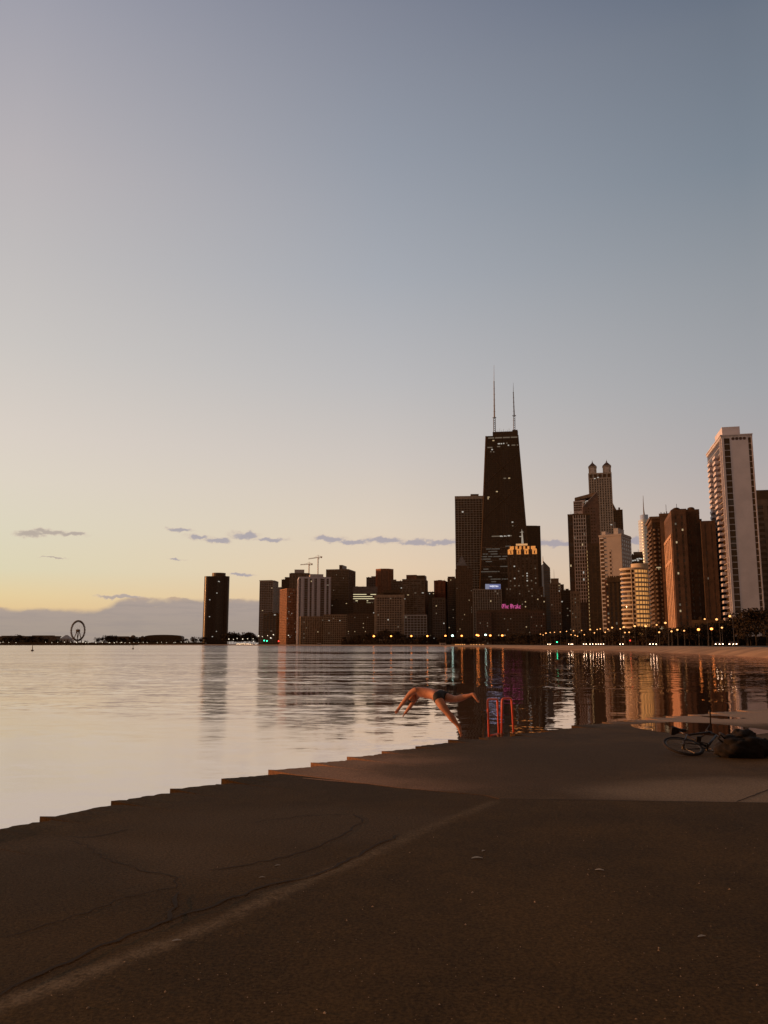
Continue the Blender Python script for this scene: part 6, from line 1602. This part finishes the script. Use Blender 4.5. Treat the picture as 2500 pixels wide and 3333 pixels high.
rail([(1592, 2400), (1587, 2276), (1619, 2275), (1624, 2393)], 'red hooped ladder rail nearer the diver, with a low cross bar', True)
rail([(1633, 2388), (1634, 2274), (1665, 2272), (1672, 2385)], 'red hooped ladder rail farther from the diver, without a cross bar', False)

# ================================================================ BICYCLE LYING DOWN
M['bikepaint'] = mat('black_bike_paint', (0.025, 0.014, 0.008), 0.5, 0.2, 4, 0.1, 0.3); M['chrome'] = mat('worn_chrome', (0.16, 0.12, 0.09), 0.4, 0.3, 4, 0.9)
M['rubber'] = mat('bike_rubber', (0.028, 0.018, 0.012), 0.85, 0.2, 6)
rear = gp(2262, 2462, .004); e = Vector((.97, .24, 0)).normalized(); nrm_ = Vector((-e.y, e.x, 0)); tl = R(19)
Zax = nrm_ * math.cos(tl) + Vector((0, 0, 1)) * math.sin(tl); Yax = Zax.cross(e)
bike = empty('bicycle', (0, 0, 0)); tag(bike, 'black bicycle lying on its side on the pavement beside a dark bag', 'bicycle')
bike.matrix_world = Matrix(((e.x, Yax.x, Zax.x, rear.x), (e.y, Yax.y, Zax.y, rear.y), (e.z, Yax.z, Zax.z, rear.z + .02), (0, 0, 0, 1)))
def wheel(x, yaw=0):
    m = Matrix.Rotation(yaw, 4, 'Z')
    w_ = MB().torus((0, 0, 0), .315, .024, 'y', 36, 8); o = w_.build('wheel', M['rubber'], bike, True); o.location = (x, 0, .335); o.rotation_euler = (0, 0, yaw)
    r2 = MB().torus((0, 0, 0), .288, .011, 'y', 36, 6); o2 = r2.build('rim', M['chrome'], o, True)
    s2 = MB()
    for k in range(18):
        t = 2 * math.pi * k / 18; s2.tube([(.02 * math.cos(t), (-1) ** k * .025, .02 * math.sin(t)), (.285 * math.cos(t), 0, .285 * math.sin(t))], .0022, 4)
    s2.build('spokes', M['chrome'], o); MB().tube([(0, -.045, 0), (0, .045, 0)], .024, 10).build('hub', M['chrome'], o)
wheel(0); wheel(1.05, R(28))
fr_ = MB(); bb_, st_, hd1, hd2 = (.43, 0, .28), (.31, 0, .80), (.89, 0, .70), (.86, 0, .84)
for a, b, r_ in [(bb_, st_, .017), (bb_, hd1, .021), ((.32, 0, .74), hd2, .018), (hd1, hd2, .023)]: fr_.tube([a, b], r_, 8)
for sy in (-.06, .06): fr_.tube([(0, sy, .335), (.40, sy * .5, .28)], .011, 6); fr_.tube([(0, sy, .335), (.31, sy * .4, .72)], .009, 6)
part(bike, fr_, 'frame', 'bikepaint', True)
fk = MB(); fk.tube([hd1, (.92, 0, .62)], .018, 8)
for sy in (-.05, .05): fk.tube([(.92, sy, .62), (1.0, sy, .45), (1.05, sy, .335)], .012, 6)
part(bike, fk, 'fork', 'chrome', True)
hbm = MB(); c_, s_ = math.cos(R(28)), math.sin(R(28)); rot = lambda x, y, z: (.85 + c_ * x - s_ * y, s_ * x + c_ * y, z)
hbm.tube([(.86, 0, .84), (.85, 0, .93), rot(.06, 0, .97)], .014, 8); hbm.tube([rot(.06, -.12, .98), rot(.06, .12, .98)], .014, 8)
for sg in (-1, 1): hbm.tube([rot(.06, sg * .12, .98), rot(.02, sg * .24, 1.04), rot(-.08, sg * .33, 1.03)], [.013, .013, .018], 8)
part(bike, hbm, 'handlebar', 'bikepaint', True)
sd_ = MB(); sd_.tube([(.31, 0, .80), (.29, 0, .92)], .013, 8); part(bike, sd_, 'seat_post', 'chrome')
sa = MB(); sa.prism([(.14, -.07), (.20, -.075), (.32, -.03), (.44, -.018), (.44, .018), (.32, .03), (.20, .075), (.14, .07)], .915, .965); part(bike, sa, 'saddle', 'rubber')
ck = MB(); ck.torus((.43, .04, .28), .085, .008, 'y', 24, 5); ck.tube([(.43, .06, .28), (.58, .07, .22)], .011, 6); ck.tube([(.43, -.06, .28), (.28, -.07, .34)], .011, 6); ck.tube([(.43, -.06, .28), (.43, .06, .28)], .02, 8); part(bike, ck, 'crank', 'chrome')
for (x, y, z) in [(.58, .12, .22), (.28, -.12, .34)]: part(bike, MB().box(x - .045, x + .045, y - .045, y + .045, z - .012, z + .012), 'pedal', 'rubber')

# ================================================================ BAG AND TOWEL
M['cloth'] = mat('black_canvas', (0.014, 0.008, 0.004), 0.95, 0.3, 6, bump=.5, bscale=30); M['towel'] = mat('pale_blue_towel', (0.34, 0.36, 0.40), 0.95, 0.25, 18, bump=.5, bscale=60)
from mathutils import noise as mnoise
bp = gp(2418, 2464, .004); bag = empty('backpack', bp); tag(bag, 'dark bulging bag heaped on the pavement right of the bicycle', 'bag')
def lump(c_, sx, sy, sz, seed, nu=56, nv=36, amp=.26):
    b = MB(); b.ball((0, 0, 0), 1, nu, nv); out = []
    for v in b.v:
        p = Vector(v); d = 1 + amp * mnoise.noise(p * 1.6 + Vector((seed, 0, 0))) + amp * .55 * mnoise.noise(p * 4.1 + Vector((0, seed, 0))) + amp * .3 * abs(mnoise.noise(Vector((p.x * 3, p.y * 3, p.z * 9)) + Vector((seed, seed, 0))))
        q = Vector((p.x * sx * d, p.y * sy * d, p.z * sz * d)); q = q + Vector(c_); q.z = max(q.z, 0.0); out.append(tuple(q))
    b.v = out; return b
part(bag, lump((0, 0, .14), .40, .27, .22, 2.0), 'body', 'cloth', True)
part(bag, lump((.05, .05, .30), .21, .18, .14, 5.0), 'top_flap', 'cloth', True)
part(bag, lump((.36, .02, .15), .16, .14, .13, 8.0), 'pocket', 'cloth', True)
part(bag, MB().tube([(-.30, .0, .22), (-.40, -.02, .30), (-.36, -.04, .36), (-.26, -.02, .27)], .016, 6), 'strap', 'cloth', True)
part(bag, MB().tube([(.40, -.05, .20), (.50, -.08, .26), (.54, -.08, .16), (.46, -.12, .03)], .016, 6), 'strap', 'cloth', True)
tw = MB(); nu, nv = 16, 6; tp_ = gp(2512, 2458, .004)
for i in range(nu + 1):
    for j in range(nv + 1):
        x = (i / nu - .5) * .46; y = (j / nv - .5) * .16; z = .035 + .03 * mnoise.noise(Vector((x * 9, y * 14, 3))) + .02 * math.cos(j / nv * 6.3); tw.v.append((x, y + .03 * math.sin(i * .7), max(.004, z)))
for i in range(nu):
    for j in range(nv): q = i * (nv + 1) + j; tw.f.append((q, q + nv + 1, q + nv + 2, q + 1))
o = tw.build('towel', M['towel'], None, True); o.location = tp_; o.rotation_euler = (0, 0, R(14)); sol = o.modifiers.new('thick', 'SOLIDIFY'); sol.thickness = .008
tag(o, 'crumpled pale blue grey towel at the right edge beside the dark bag', 'towel')
